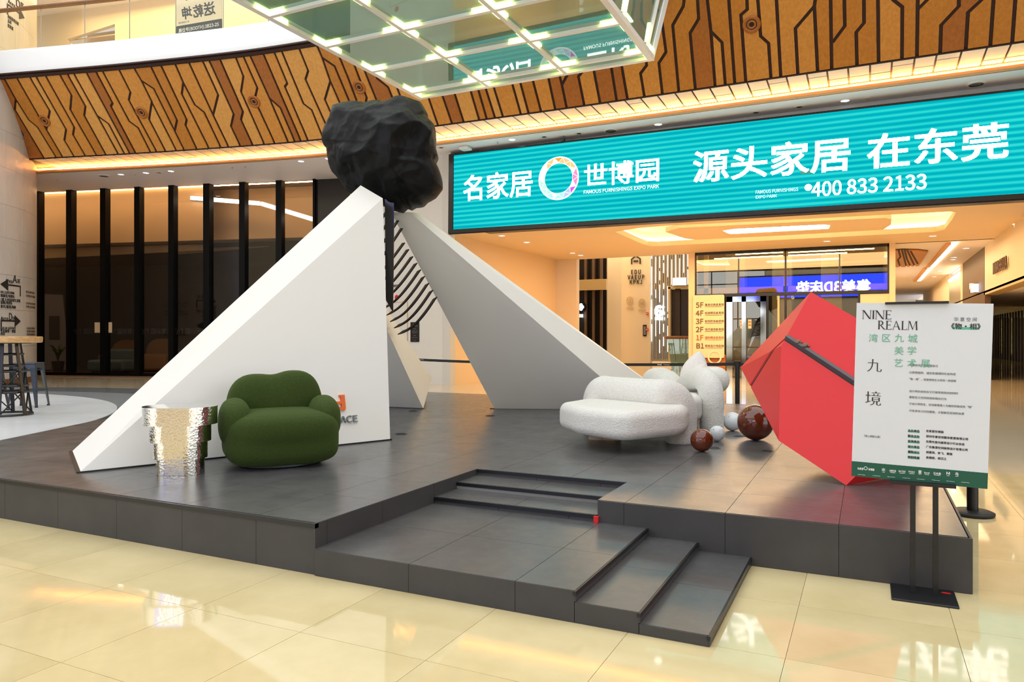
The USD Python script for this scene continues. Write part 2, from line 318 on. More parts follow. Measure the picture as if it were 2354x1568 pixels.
# round white stage on the left, behind the deck
rs = thing('round_stage', 'low round white stage with a thin dark rim, under the bar table', 'stage', (-14.2, 2.55, 0))
top = ring.difference(foot.buffer(.01)).intersection(sbox(-25, -6, -7, 12))
part(rs, 'top', prism(top, .02, .2), 'white_floor'); part(rs, 'rim', prism(top.buffer(.012).difference(top).difference(foot.buffer(.005)), .0, .19), 'black_trim')

# ------------------------------------------------------------------ deck (tiled platform with steps)
dk = thing('display_platform', 'low dark grey tiled display platform with sunken entrance steps', 'platform', (-3.5, 6, 0))
part(dk, 'core', cat_([prism(deck_poly.buffer(-.012, join_style='mitre'), 0, DZ - .012), prism(sbox(-2.71, 3.145, -1.21, 4.36), 0, .134), prism(sbox(-2.71, 4.36, -1.53, 4.66), 0, .178),
     prism(sbox(-2.71, 4.66, -1.53, 4.97), 0, .225), prism(sbox(-1.21, 3.145, -.91, 4.35), 0, .084), prism(sbox(-.91, 3.145, -.61, 4.35), 0, .036)]), 'deck_grout')
k = 0
for i in range(-20, 3):
    for j in range(0, 15):
        c = sbox(-.141 + .6 * (i - 1), 3.15 + .6 * j, -.141 + .6 * i, 3.75 + .6 * j).intersection(deck_poly)
        for p in polys(c.buffer(-.0014, join_style='mitre')):
            if p.area > .004: part(dk, 'tile', prism(p, DZ - .012, DZ), 'deck_tile' if rng.random() < .6 else 'deck_tile_b')
def treads(x0, x1, y0, y1, z):
    for i in range(-6, 3):
        for j in range(0, 4):
            c = sbox(-1.5 + .6 * (i - 1), 3.13 + .6 * j, -1.5 + .6 * i, 3.73 + .6 * j).intersection(sbox(x0, y0, x1, y1))
            for p in polys(c.buffer(-.0014, join_style='mitre')): part(dk, 'tile', prism(p, z - .012, z), 'deck_tile')
treads(-2.715, -1.2, 3.13, 4.36, .146); treads(-2.715, -1.52, 4.36, 4.67, .19); treads(-2.715, -1.52, 4.67, 4.98, .237)
treads(-1.2, -.9, 3.13, 4.35, .096); treads(-.9, -.6, 3.13, 4.35, .048)
def risers(p0, p1, z0, z1, joints=()):
    """Upright face tiles along a line; joints are distances along it."""
    p0, p1 = np.array(p0, float), np.array(p1, float); L = np.linalg.norm(p1 - p0); d = (p1 - p0) / L; n = np.array([d[1], -d[0]])
    e = [0.0] + [j for j in joints if .02 < j < L - .02] + [L]
    for a, b in zip(e, e[1:]):
        q = [p0 + d * (a + .0012), p0 + d * (b - .0012), p0 + d * (b - .0012) - n * .012, p0 + d * (a + .0012) - n * .012]
        part(dk, 'face_tile', prism(Polygon(q), z0, z1), 'riser_tile')
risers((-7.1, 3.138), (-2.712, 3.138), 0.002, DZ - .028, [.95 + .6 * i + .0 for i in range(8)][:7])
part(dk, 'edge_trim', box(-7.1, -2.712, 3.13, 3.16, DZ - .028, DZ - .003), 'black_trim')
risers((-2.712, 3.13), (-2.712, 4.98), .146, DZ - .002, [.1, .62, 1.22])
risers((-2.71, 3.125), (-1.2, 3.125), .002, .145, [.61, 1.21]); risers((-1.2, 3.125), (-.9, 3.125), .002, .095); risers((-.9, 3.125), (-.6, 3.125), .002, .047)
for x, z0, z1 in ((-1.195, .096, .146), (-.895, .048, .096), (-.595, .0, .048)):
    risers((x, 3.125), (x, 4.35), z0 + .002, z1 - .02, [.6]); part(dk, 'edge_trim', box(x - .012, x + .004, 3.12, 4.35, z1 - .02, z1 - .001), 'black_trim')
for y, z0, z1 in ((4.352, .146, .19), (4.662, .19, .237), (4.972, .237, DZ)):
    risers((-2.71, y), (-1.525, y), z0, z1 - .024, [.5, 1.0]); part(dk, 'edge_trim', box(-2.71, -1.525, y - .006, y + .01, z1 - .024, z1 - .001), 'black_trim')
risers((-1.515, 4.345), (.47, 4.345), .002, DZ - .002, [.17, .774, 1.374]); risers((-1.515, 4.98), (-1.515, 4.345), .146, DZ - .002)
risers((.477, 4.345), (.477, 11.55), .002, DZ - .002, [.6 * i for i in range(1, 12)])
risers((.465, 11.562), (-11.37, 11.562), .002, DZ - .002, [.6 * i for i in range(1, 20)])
part(dk, 'corner_tape', box(-1.535, -1.505, 4.325, 4.344, .147, .185), 'red_paint', label='small scrap of red tape')
# recessed uplights in the deck
UL = [(950, 945), (1127, 956), (922, 998), (1641, 1030), (1762, 1037), (1701, 1003)]
ULN = ['behind the near white wedge, farther of two', 'in front of the right white wedge', 'just behind the near white wedge', 'beside the small brown ball', 'in front of the big brown ball', 'between grey balls and big brown ball']
u0 = None
for (x, y), w in zip(UL, ULN):
    p = PZ(x, y, DZ); lb = f'small round floor light in the dark deck {w}'
    if u0 is None:
        u0 = thing('floor_light', lb, 'floor light', (p[0], p[1], DZ), 'floor lights in the platform')
        part(u0, 'ring', lathe([(.042, -.004), (.062, -.004), (.062, .003), (.058, .005), (.046, .005), (.042, .002)], 24), 'steel_dark', local=True); part(u0, 'lens', lathe([(0, -.002), (.042, -.002), (.042, .001), (0, .0015)], 24), 'dark_panel', local=True)
    else: dup(u0, (p[0], p[1], DZ), lb, 'floor light', 'floor lights in the platform')

# ------------------------------------------------------------------ wooden soffit around the atrium
ep = np.array([(-30, 10.8), (-21.66, 13.06), (-17, 14.25), (-13, 15.0), (-9.34, 15.3), (-5, 15.4), (2.45, 15.4), (9, 15.4)]); ecs = PchipInterpolator(ep[:, 0], ep[:, 1])
ZB, SL, VT = 6.45, 1.24, 2.33
SK = math.hypot(1, SL)
def edge(X):
    X = np.asarray(X, float); Y = ecs(X); m = ecs(X, 1); q = np.hypot(m, 1); return Y, m / q, -1 / q
def SO(X, v, out=0.0):
    """A point of the soffit: X along the edge, v up its slope, out along its outer normal."""
    Y, nx, ny = edge(X); k = np.asarray(v) / SK; a, b = SL / SK * out, -1 / SK * out
    return np.stack([X + nx * (k + a), Y + ny * (k + a), ZB + SL * k + b + 0 * X], -1)
def CV(X, w, dz=0.0):
    """A point of the cove band behind the soffit's lower edge."""
    Y, nx, ny = edge(X); w = np.asarray(w) + 0 * np.asarray(X, float)
    return np.stack([X - nx * w, Y - ny * w, ZB - .03 * w + dz], -1)
def soffit_uv(x, y):
    q = np.array([-8.0, 1.0]); g = lambda q: proj(SO(q[0], q[1])) - (x, y)
    for _ in range(40):
        r = g(q); J = np.stack([(g(q + (1e-4, 0)) - r) / 1e-4, (g(q + (0, 1e-4)) - r) / 1e-4], 1); s = np.clip(np.linalg.solve(J, -r), -2, 2); q = q + s; q[0] = np.clip(q[0], -29.9, 8.9)
        if np.abs(s).max() < 1e-5: break
    return q
LA = [(0, 150, 5.605), [[(80, 530), (290, 890), (285, 960)], [(90, 245), (200, 440), (190, 575), (560, 1190)], [(200, 440), (370, 710), (480, 800), (715, 1180)], [(255, 235), (595, 830), (800, 1175)],
      [(420, 220), (640, 590), (595, 830)], [(500, 215), (850, 830), (828, 970), (945, 1165)], [(620, 200), (955, 800), (940, 900), (1090, 1155)], [(800, 180), (920, 390), (905, 575), (1230, 1140)],
      [(900, 175), (1100, 530), (1085, 650), (1350, 1130)], [(980, 165), (1250, 650), (1505, 1115)], [(1250, 650), (1400, 760), (1585, 1110)], [(1140, 150), (1650, 1100)], [(1260, 130), (1450, 490), (1428, 530), (1730, 1100)],
      [(1345, 125), (1665, 725), (1780, 810), (1920, 1085)], [(1550, 95), (1680, 350), (1658, 450), (1995, 1075)], [(1750, 80), (1820, 200), (1955, 470), (1920, 700), (2110, 1065)], [(1820, 200), (1980, 305), (2250, 850)],
      [(1955, 480), (2250, 1060)], [(1960, 55), (2280, 710), (2250, 850), (2355, 1059)]]]
LB = [(380, 90, 5.605), [[(-40, 376), (275, 1040), (260, 1110), (390, 1385)], [(140, 355), (230, 560), (380, 850), (500, 945), (690, 1345)], [(230, 560), (212, 710), (540, 1365)], [(315, 330), (615, 980), (795, 1350)],
      [(490, 305), (680, 720), (615, 980)], [(570, 290), (880, 970), (845, 1125), (945, 1335)], [(710, 275), (1000, 935), (975, 1040), (1105, 1320)], [(910, 245), (1005, 480), (975, 680), (1250, 1300)],
      [(1010, 235), (1185, 630), (1150, 780), (1385, 1290)], [(1095, 220), (1340, 760), (1560, 1275)], [(1340, 760), (1480, 885), (1640, 1255)], [(1265, 195), (1720, 1250)], [(1405, 175), (1570, 570), (1540, 615), (1810, 1240)],
      [(1500, 160), (1780, 835), (1885, 915), (2010, 1220)], [(1725, 125), (1840, 410), (1805, 520), (2130, 1240)], [(1960, 100), (2020, 240), (2125, 545), (2055, 780), (2260, 1240)], [(2020, 240), (2180, 350), (2420, 920)],
      [(2125, 545), (2420, 1215)], [(2255, 260), (2354, 500), (2600, 1150)]]]
LE = [(700, 0, 2.941), [[(340, 450), (420, 660), (410, 720), (500, 900)], [(410, 490), (495, 700), (590, 900)], [(490, 530), (565, 590), (610, 700), (690, 880)], [(620, 580), (735, 880)]]]
LC = [(980, 150, 4.204), [[(40, 295), (15, 300), (100, 545)], [(150, 280), (235, 525)], [(270, 265), (350, 515)], [(425, 240), (500, 495)], [(500, 230), (575, 490)], [(572, 222), (655, 480)], [(650, 210), (730, 465)], [(830, 180), (905, 445)],
      [(908, 170), (980, 435)], [(1030, 150), (1100, 415)], [(1180, 125), (1240, 405)], [(1290, 110), (1310, 190), (1350, 385)], [(1380, 60), (1310, 190)], [(1510, 60), (1470, 110), (1520, 360)], [(1620, 60), (1675, 345)], [(1790, 35), (1835, 320)],
      [(1890, 20), (1940, 305)], [(2130, 0), (2070, 80), (2105, 290)]]]
LD = [(1500, 0, 2.755), [[(55, 100), (85, 330), (40, 400), (60, 580)], [(200, 0), (195, 40), (128, 160), (165, 570)], [(285, 0), (292, 120), (238, 210), (270, 555)], [(348, 0), (370, 200), (395, 530)], [(370, 200), (440, 270), (460, 530)],
      [(483, 0), (520, 520)], [(598, 0), (600, 60), (560, 95), (590, 510)], [(668, 0), (685, 230), (735, 275), (750, 495)], [(785, 0), (812, 480)], [(1030, 0), (1025, 40), (905, 180), (920, 460)], [(1025, 40), (1045, 440)],
      [(1128, 0), (1135, 440)], [(1215, 0), (1218, 165), (1140, 270)], [(1338, 0), (1340, 145), (1290, 205), (1295, 410)], [(1428, 0), (1432, 385)], [(1525, 0), (1582, 45), (1580, 360)], [(1680, 0), (1675, 350)], [(1740, 0), (1680, 60)],
      [(1940, 0), (1940, 40), (1828, 160), (1822, 330)], [(2085, 0), (1998, 80), (1985, 300)], [(2160, 0), (2140, 280)], [(2298, 0), (2280, 255)]]]
SX0, SX1 = -22.6, 8.9
lines = []
def inner_start(q, lns):   # a branch starts on another line
    return any(LineString(l).distance(Point(q)) < .06 for l in lns if len(l) > 1)
for (ox, oy, s), group in (LA, LB, LE, LC, LD):
    raw = [[tuple(soffit_uv(ox + x / s, oy + y / s)) for x, y in l] for l in group]
    for i, l in enumerate(raw):
        oth = [m for j, m in enumerate(raw) if j != i]
        if l[0][1] > VT - .3 or not inner_start(l[0], oth): l = [(l[0][0], VT + .1)] + l
        if l[-1][1] < .3: l = l + [(l[-1][0], -.1)]
        lines.append(LineString(l))
x = 2.75
while x < SX1 - .2: lines.append(LineString([(x, -.1), (x, .8 + .5 * rng.random()), (x + .12, 1.5), (x + .12, VT + .1)])); x += .3 + .2 * rng.random()
cuts = shapely.union_all([l.buffer(.031, cap_style='flat', join_style='mitre') for l in lines])
field = sbox(SX0, 0.02, SX1, VT - .05).difference(cuts)
sof = thing('ceiling_soffit', 'sloping timber soffit of interlocking boards with dark branching grooves above the hall', None, (-9, 15.4, 6.45), kind='structure')
xs = np.linspace(SX0, SX1, 60)
part(sof, 'backing', strip([SO(xs, v, -.03) for v in (-.02, VT * .5, VT + .03)]), 'groove')
part(sof, 'top_trim', cat_([strip([SO(xs, VT - .03, .0), SO(xs, VT - .03, .03), SO(xs, VT + .05, .045), SO(xs, VT + .05, -.03)]), strip([SO(xs, VT + .05, .02), SO(xs, VT + .10, .06), SO(xs, VT + .14, .0)])]), 'groove')
part(sof, 'bottom_trim', strip([SO(xs, .02, -.03), SO(xs, .0, .0), SO(xs, -.03, -.01)]), 'groove')
def skin(poly, fn, thick):
    """A board of the given outline bent on to the surface fn(x, v, out)."""
    poly = shapely.segmentize(poly, .55); m = trimesh.creation.extrude_polygon(poly, thick, engine='earcut'); p = np.array(m.vertices); return trimesh.Trimesh(fn(p[:, 0], p[:, 1], p[:, 2] - thick), m.faces, process=False)
nb = 0; wmats = ['wood_a', 'wood_b', 'wood_a', 'wood_c', 'wood_d', 'wood_b', 'wood_a']
boards = sorted([p for p in polys(field) if p.area > .01], key=lambda p: p.centroid.x)
for p in boards:
    m = skin(p.simplify(.004), lambda a, b, c: SO(a, b, c), .03); m.invert() if False else None
    part(sof, 'board', m, rng.choice(wmats)); nb += 1
for i, (x, y) in enumerate([(102.6, 277.6), (325.6, 258.8), (584.3, 233.6), (825.8, 200.6), (1728, 56)]):
    q = soffit_uv(x, y); o = SO(q[0], q[1], .0); u = SO(q[0] + .1, q[1]) - o; v = SO(q[0], q[1] + .1) - o; u /= np.linalg.norm(u); v /= np.linalg.norm(v); n = np.cross(u, v)
    n = n if n[1] < 0 else -n
    T = np.eye(4); T[:3, 0], T[:3, 1], T[:3, 2] = u, np.cross(n, u), n
    sp = thing('ceiling_speaker', f'round speaker ring in the timber soffit, {["first", "second", "third", "fourth", "last"][i]} from the left', 'speaker', o, 'round speakers in the timber soffit')
    for nm, prof, mt in (('outer_ring', [(.10, .0), (.17, .0), (.17, .012), (.15, .03), (.12, .03), (.10, .015)], 'wood_c'), ('inner_ring', [(.045, .0), (.085, .0), (.085, .02), (.06, .028), (.045, .01)], 'wood_c'), ('cone', [(0, .004), (.1, .004), (.1, .001), (0, .001)], 'groove'), ('port', [(0, .01), (.045, .01), (.045, .004), (0, .004)], 'black_metal')):
        m = lathe(prof, 28); m.apply_transform(T); part(sp, nm, m, mt, local=True)

# glowing cove behind the soffit's lower edge
cov = thing('ceiling_cove', 'warm glowing cove of pale stone tiles under the timber soffit', None, (-9, 15.6, 6.4), kind='structure')
W = .86
part(cov, 'backing', strip([CV(xs, -.01, .02), CV(xs, W + .16, .02), CV(xs, W + .16, -.14)]), 'groove')
x = -21.75; i = 0
while x < 8.5:
    wd = .35 + .04 * rng.random(); spl = rng.choice([None, None, .25, .5, .62])
    sh = .0
    for a, b in ([(.02, W)] if spl is None else [(.02, spl - .017), (spl + .017, W)]):
        p = Polygon([(x + .017, a), (x + wd - .017, a), (x + wd - .017, b), (x + .017, b)])
        part(cov, 'tile', skin(p, lambda X, w, t: CV(X, w, t - .0), .018), 'cove_tile' if rng.random() < .7 else 'cove_tile_b')
    x += wd; i += 1
def rib(fn_rows): return strip(fn_rows)
part(cov, 'lip', cat_([strip([CV(xs, W + .0, -.134), CV(xs, W + .16, -.134)]), strip([CV(xs, W + .0, -.134), CV(xs, W, -.085), CV(xs, W + .02, -.085), CV(xs, W + .02, -.13)])]), 'cove_lip')
part(cov, 'light_strip', strip([CV(xs, W + .10, -.125), CV(xs, W + .10, -.065)]), 'cove_led', label='concealed warm light strip')
# white lower ceiling between the cove and the shop fronts
cw = np.linspace(SX0, SX1, 40); fr = CV(cw, W + .15); zc = 6.345
shop_line = np.array([(-26.5, 15.37), (-12.9, 18.92), (-12.9, 18.4), (-10.6, 18.4), (5.2, 17.4)])
cp = Polygon([tuple(q[:2]) for q in fr] + [(9.1, 17.3), (-11.0, 17.3), (-11.0, 18.95), (-12.85, 19.0), (-26.7, 15.4)]).buffer(0)
struct('ceiling', prism(cp, zc - .055, zc + .4), 'white_ceiling', 'white flat lower ceiling band with small downlights')
# downlights and fittings in the white band
DL = [(133, 411.7, 0), (239, 404, 2), (278, 401, 1), (311, 398.5, 0), (335.5, 397.5, 1), (366, 397, 3), (393, 393.5, 1), (534, 383.6, 0), (564, 381, 0), (692, 370.7, 1), (755, 364.6, 1), (1014, 339, 3), (1070, 337, 4), (1144, 325.5, 0), (1177, 321, 1), (1251, 314.5, 3), (1294, 313, 5), (1331, 306.5, 3), (1404, 299.4, 2), (1513, 286, 1), (1543.6, 280, 0), (1737.8, 258.4, 3), (1837.6, 245.7, 3), (1942.8, 231.6, 1), (1993.6, 225, 0), (2244, 192.4, 2)]
protos = {}
KN = {0: ('sprinkler', 'small white sprinkler plate', 'sprinkler'), 1: ('downlight', 'lit round downlight', 'downlight'), 2: ('air_outlet', 'round white air outlet', 'air outlet'), 3: ('spotlight', 'dark-centred round spotlight', 'spotlight'), 4: ('router_box', 'white square wireless box', 'box'), 5: ('camera_bracket', 'small grey hanging camera', 'camera')}
ordn = lambda i: ['first', 'second', 'third', 'fourth', 'fifth', 'sixth', 'seventh', 'eighth', 'ninth', 'tenth', 'eleventh', 'twelfth'][i]
cnt = {}
for x, y, kd in DL:
    o = PZ(x, y, zc - .055); nm, ds, ct = KN[kd]; side = 'above the dark storefront' if x < 800 else 'above the teal screen'
    cnt[(kd, side)] = cnt.get((kd, side), 0) + 1; n = sum(1 for a in DL if a[2] == kd and (a[0] < 800) == (x < 800))
    lb = f'{ds} in white band {side}' + (f', {ordn(cnt[(kd, side)] - 1)} from the left' if n > 1 else ''); gp = None if kd in (4, 5) else f'{ct}s in the white ceiling band'
    if kd in protos: dup(protos[kd], o, lb, ct, gp); continue
    t = protos[kd] = thing(nm, lb, ct, o, gp)
    if kd == 1: part(t, 'rim', lathe([(.085, -.006), (.11, -.006), (.115, .0), (.085, .0)], 24), 'white_paint', local=True); part(t, 'lens', lathe([(0, -.004), (.085, -.004), (.085, .0), (0, .0)], 24), 'lamp_white', local=True)
    if kd == 3: part(t, 'rim', lathe([(.06, -.008), (.11, -.006), (.115, .0), (.06, .0)], 24), 'white_paint', local=True); part(t, 'lens', lathe([(0, -.003), (.06, -.004), (.06, .0), (0, .0)], 24), 'gunmetal', local=True)
    if kd == 0: part(t, 'plate', lathe([(0, -.008), (.05, -.006), (.055, .0), (0, .0)], 16), 'white_paint', local=True); part(t, 'head', lathe([(0, -.05), (.018, -.05), (.008, -.02), (.008, -.006), (0, -.006)], 12), 'satin_metal', local=True)
    if kd == 2: part(t, 'frame', lathe([(.13, -.02), (.17, -.01), (.18, .0), (.13, .0)], 28), 'white_paint', local=True); part(t, 'louvre', lathe([(0, -.02), (.11, -.012), (.11, .0), (0, .0)], 28), 'grey_panel', local=True)
    if kd == 4: part(t, 'body', rbox(-.13, .13, -.13, .13, -.09, .0, .02), 'white_paint', local=True); part(t, 'seam', box(-.132, .132, -.132, .132, -.03, -.024), 'grey_panel', local=True)
    if kd == 5: part(t, 'stem', box(-.02, .02, -.02, .02, -.06, 0), 'grey_panel', local=True); part(t, 'housing', rbox(-.045, .045, -.05, .05, -.12, -.05, .02), 'gunmetal', local=True)

# ------------------------------------------------------------------ upper gallery: fascia, glass balustrade, walls
def GA(X, out, z):
    Y, nx, ny = edge(X); k = (VT + .10) / SK + out; return np.stack([X + nx * k, Y + ny * k, z + 0 * X], -1)
ztop = ZB + SL * (VT + .1) / SK; gx = np.linspace(SX0, SX1, 56); zf = ztop + .60
prof = [(-.05, ztop - .02), (.04, ztop), (.07, ztop + .10), (.075, zf - .05), (.05, zf), (-.25, zf)]
struct('trim_1', strip([GA(gx, o, z) for o, z in prof]), 'fascia_white', 'white curved edge band of the upper gallery', smooth=40)
gfl = [tuple(q[:2]) for q in GA(gx, -.1, 0)]
struct('floor_001', prism(Polygon(gfl + [(9.2, 15.0), (9.2, 21.5), (-10, 21.5), (-28, 18.5)]).buffer(0), zf - .35, zf - .02), 'marble_far', 'upper gallery floor slab')
bal = thing('balustrade', 'clear glass balustrade with a brown timber handrail along the upper gallery', 'balustrade', tuple(GA(-16.0, 0, zf)))
gp = []
for x in (0, 94, 195, 298, 404, 513, 617, 730, 845, 960): gp.append(x)
def gal_x(px):   # X on the balustrade line seen at picture column px
    a, b = -24.0, 6.0
    for _ in range(50):
        m = (a + b) / 2
        if proj(GA(m, .0, zf))[0] < px: a = m
        else: b = m
    return (a + b) / 2
jx = [SX0] + [gal_x(p) for p in gp[1:]]
while jx[-1] < SX1 - 1.2: jx.append(jx[-1] + 1.25)
for a, b in zip(jx, jx[1:]):
    t = np.linspace(a + .012, b - .012, 5); part(bal, 'pane', strip([GA(t, .0, zf - .04), GA(t, .0, zf + 1.06)]), 'clear_pane')
    part(bal, 'joint', cat_([box(-.008, .008, -.008, .008, 0, 1.07)]).apply_translation(GA(np.float64(b), .0, zf)), 'satin_metal')
hr = []
for X in gx:
    c = GA(X, .0, zf + 1.09); Y, nx, ny = edge(X); n = np.array([nx, ny, 0]); hr.append([c + n * .045 + Up * -.04, c + n * .055 + Up * .0, c + n * .035 + Up * .04, c - n * .035 + Up * .04, c - n * .055, c - n * .045 + Up * -.04])
part(bal, 'handrail', strip(hr, closed=True), 'handrail_wood', smooth=40)
# gallery back wall with door recess, and its ceiling
G0, G1 = np.array([-27.5, 16.2]), np.array([-4, 20.5]); gd = (G1 - G0) / np.linalg.norm(G1 - G0); gn = np.array([gd[1], -gd[0]])
def GW(px, py, off=0.0): return PL(px, py, (*(G0 + gn * off), 0), (*gn, 0))
L = np.linalg.norm(G1 - G0)
def sof_loc(p): return float((p[:2] - G0) @ gd), float(p[2])
a, b = sof_loc(GW(155, 90)), sof_loc(GW(264, 55))
wallp = sbox(0, zf - .1, L, 12.9).difference(Polygon([(a[0], zf - .1), (a[0], a[1]), (b[0], b[1]), (b[0], zf - .1)]))
o3 = (*G0, 0.0); u3 = (*gd, 0.0)
struct('wall_gallery', plate(wallp, (*(G0 - gn * .15), 0), u3, (0, 0, 1), .15), 'wall_beige', 'warm cream back wall of the upper gallery')
struct('wall_gallery_right', box(-4.2, 12, 20.5, 20.65, zf - .4, 12.9), 'wall_beige', 'right part of the gallery back wall')
struct('wall_gallery_recess', cat_([plate(sbox(a[0] - .2, zf - .1, b[0] + .2, b[1] + .3), (*(G0 - gn * 1.1), 0), u3, (0, 0, 1), .05), plate(sbox(a[0] - .2, a[1] - .0, b[0] + .2, a[1] + .04), (*(G0 - gn * 1.05), 0), u3, (0, 0, 1), .9)]), 'gold_frame', 'bronze lined door recess in the gallery wall')
struct('ceiling_001', prism(Polygon([(-28, 13.5), (6, 16.2), (6, 22), (-28, 19)]), 12.85, 13.0), 'white_ceiling', 'gallery ceiling')
t = thing('gallery_poster', 'cream upright poster with black brush lettering and a red dot behind the gallery glass', 'poster', tuple(GA(np.float64(gal_x(455)), -.5, zf)))
q = [PL(x, y, GA(np.float64(gal_x(455)), -.5, zf), (0.12, -1, 0)) for x, y in ((407, 80), (511, 80))]
pu = q[1] - q[0]; pu[2] = 0; pw = np.linalg.norm(pu); pu /= pw; po = np.array([q[0][0], q[0][1], zf + .21])
part(t, 'stand', plate(sbox(.1, -.21, pw - .1, .05), po, pu, (0, 0, 1), .02), 'black_metal'); part(t, 'board', plate(sbox(0, .0, pw, 2.0), po, pu, (0, 0, 1), .03), 'wall_beige'); part(t, 'footer', plate(sbox(0, .0, pw, .27), po, pu, (0, 0, 1), .034), 'ink_dark')
k = pw / 104.0
part(t, 'footer_lettering', plate(text_at('展位号(BOOTH):3B23-25', .115, cx=pw / 2, y=.10, grow=.01), po, pu, (0, 0, 1), .038), 'ink_white')
for s, x, y, e in (('新', .58, .90, .30), ('中', .46, .93, .24), ('式', .28, .93, .26), ('送', .72, .45, .36), ('乾', .48, .45, .34), ('坤', .24, .45, .34)):
    part(t, 'brush_character', plate(affinity.skew(text_at(s, e, cx=x * pw * 1.02, y=y, grow=.018, mirror=True), xs=-8), po, pu, (0, 0, 1), .034), 'ink_dark')
part(t, 'red_dot', plate(Point(.66 * pw, 1.20).buffer(.085), po, pu, (0, 0, 1), .036), 'red_paint')
part(t, 'small_print', plate(text_at('观众请由此入场', .05, x=.05 * pw, y=.33), po, pu, (0, 0, 1), .033), 'ink_grey')
sg = thing('gallery_mullion', 'thin dark vertical frame of a glass shopfront on the upper gallery', 'frame', tuple(GW(358, 88, .5)))
b0 = GW(358, 95, .5); b0[2] = zf; part(sg, 'upright', bar(b0, b0 + Up * 1.72, .06, .06, (0, 1, 0)), 'black_metal'); part(sg, 'head', bar(b0 + Up * 1.70, b0 + Up * 1.70 + np.array([*gd, 0]) * 3.4, .06, .06), 'black_metal')

# ------------------------------------------------------------------ curved stone wall on the left with wayfinding lettering
WC, WR = np.array([-25.5, 9.6]), 5.0
st = thing('wall_left', 'pale stone-clad curved wall with wayfinding lettering', None, (WC[0], WC[1], 0), kind='structure')
part(st, 'core', trimesh.creation.cylinder(WR - .02, 13, sections=160).apply_translation((WC[0], WC[1], 6.5)), 'stone_wall', smooth=30)
def arc_block(a0, a1, z0, z1, r0, r1, n=5):
    t = np.radians(np.linspace(a0, a1, n)); P = lambda r, z: [(WC[0] + r * math.cos(w), WC[1] + r * math.sin(w), z) for w in t]
    m = strip([P(r0, z0), P(r1, z0), P(r1, z1), P(r0, z1), P(r0, z0)]); e = []
    for w in (t[0], t[-1]): c, s = math.cos(w), math.sin(w); e.append(trimesh.Trimesh([(WC[0] + r * c, WC[1] + r * s, z) for r, z in ((r0, z0), (r1, z0), (r1, z1), (r0, z1))], [(0, 1, 2), (0, 2, 3)], process=False))
    return cat_([m] + e)
zz = [0.15, 1.05, 2.05, 3.0, 4.0, 4.9, 5.9, 6.9, 8.0, 9.1, 10.1, 11.2, 12.4]
for i, (z0, z1) in enumerate(zip(zz, zz[1:])):
    a = -52 - 5 * (i % 2)
    while a < 68:
        part(st, 'stone', arc_block(a + .035, a + 9.965, z0 + .003, z1 - .003, WR - .03, WR), 'stone_block'); a += 10
part(st, 'plinth', arc_block(-60, 70, 0, .145, WR - .03, WR + .03, 24), 'handrail_wood')
def wrap(geom, a0, z0, r=WR + .004):
    """Lettering laid round the curved wall: x runs along the arc from angle a0."""
    m = prism(shapely.segmentize(geom, .25), 0, .006); p = np.array(m.vertices); w = math.radians(a0) + p[:, 0] / WR
    return trimesh.Trimesh(np.stack([WC[0] + (r + p[:, 2]) * np.cos(w), WC[1] + (r + p[:, 2]) * np.sin(w), z0 + p[:, 1]], 1), m.faces, process=False)
def wall_hit(px, py):
    v = ray(px, py); o = EYEP[:2] - WC; A = v[0] ** 2 + v[1] ** 2; B = o @ v[:2]; C_ = o @ o - WR ** 2; t = (-B - math.sqrt(max(B * B - A * C_, 0))) / A
    p = EYEP + v * t; return math.degrees(math.atan2(p[1] - WC[1], p[0] - WC[0])), p[2]
def wlet(s, px, py, hpx, mat='ink_dark', grow=.012, px2=None):
    a, z = wall_hit(px, py); em = hpx * 1.15 * 19.5 / FPX; g = glyphs(s, em, grow=grow * 0, px=48)
    sc = 1.0
    if px2 is not None: a2, _ = wall_hit(px2, py); sc = math.radians(a2 - a) * WR / max(g.bounds[2], 1e-3)
    part(st, 'lettering', wrap(affinity.scale(g, sc, 1, origin=(0, 0)), a, z), mat)
def warrow(px0, px1, py, left):
    a, z = wall_hit(px0, py); a2, _ = wall_hit(px1, py); L_ = math.radians(a2 - a) * WR; h = .04
    g = shapely.union_all([sbox(.25 if left else 0, -h / 2, L_ if left else L_ - .25, h / 2), Polygon([(0, 0), (.32, .16), (.32, -.16)]) if left else Polygon([(L_, 0), (L_ - .32, .16), (L_ - .32, -.16)]), sbox(L_ - h, -.28, L_, 0) if left else sbox(0, -.28, h, 0)])
    part(st, 'arrow', wrap(g, a, z), 'ink_dark')
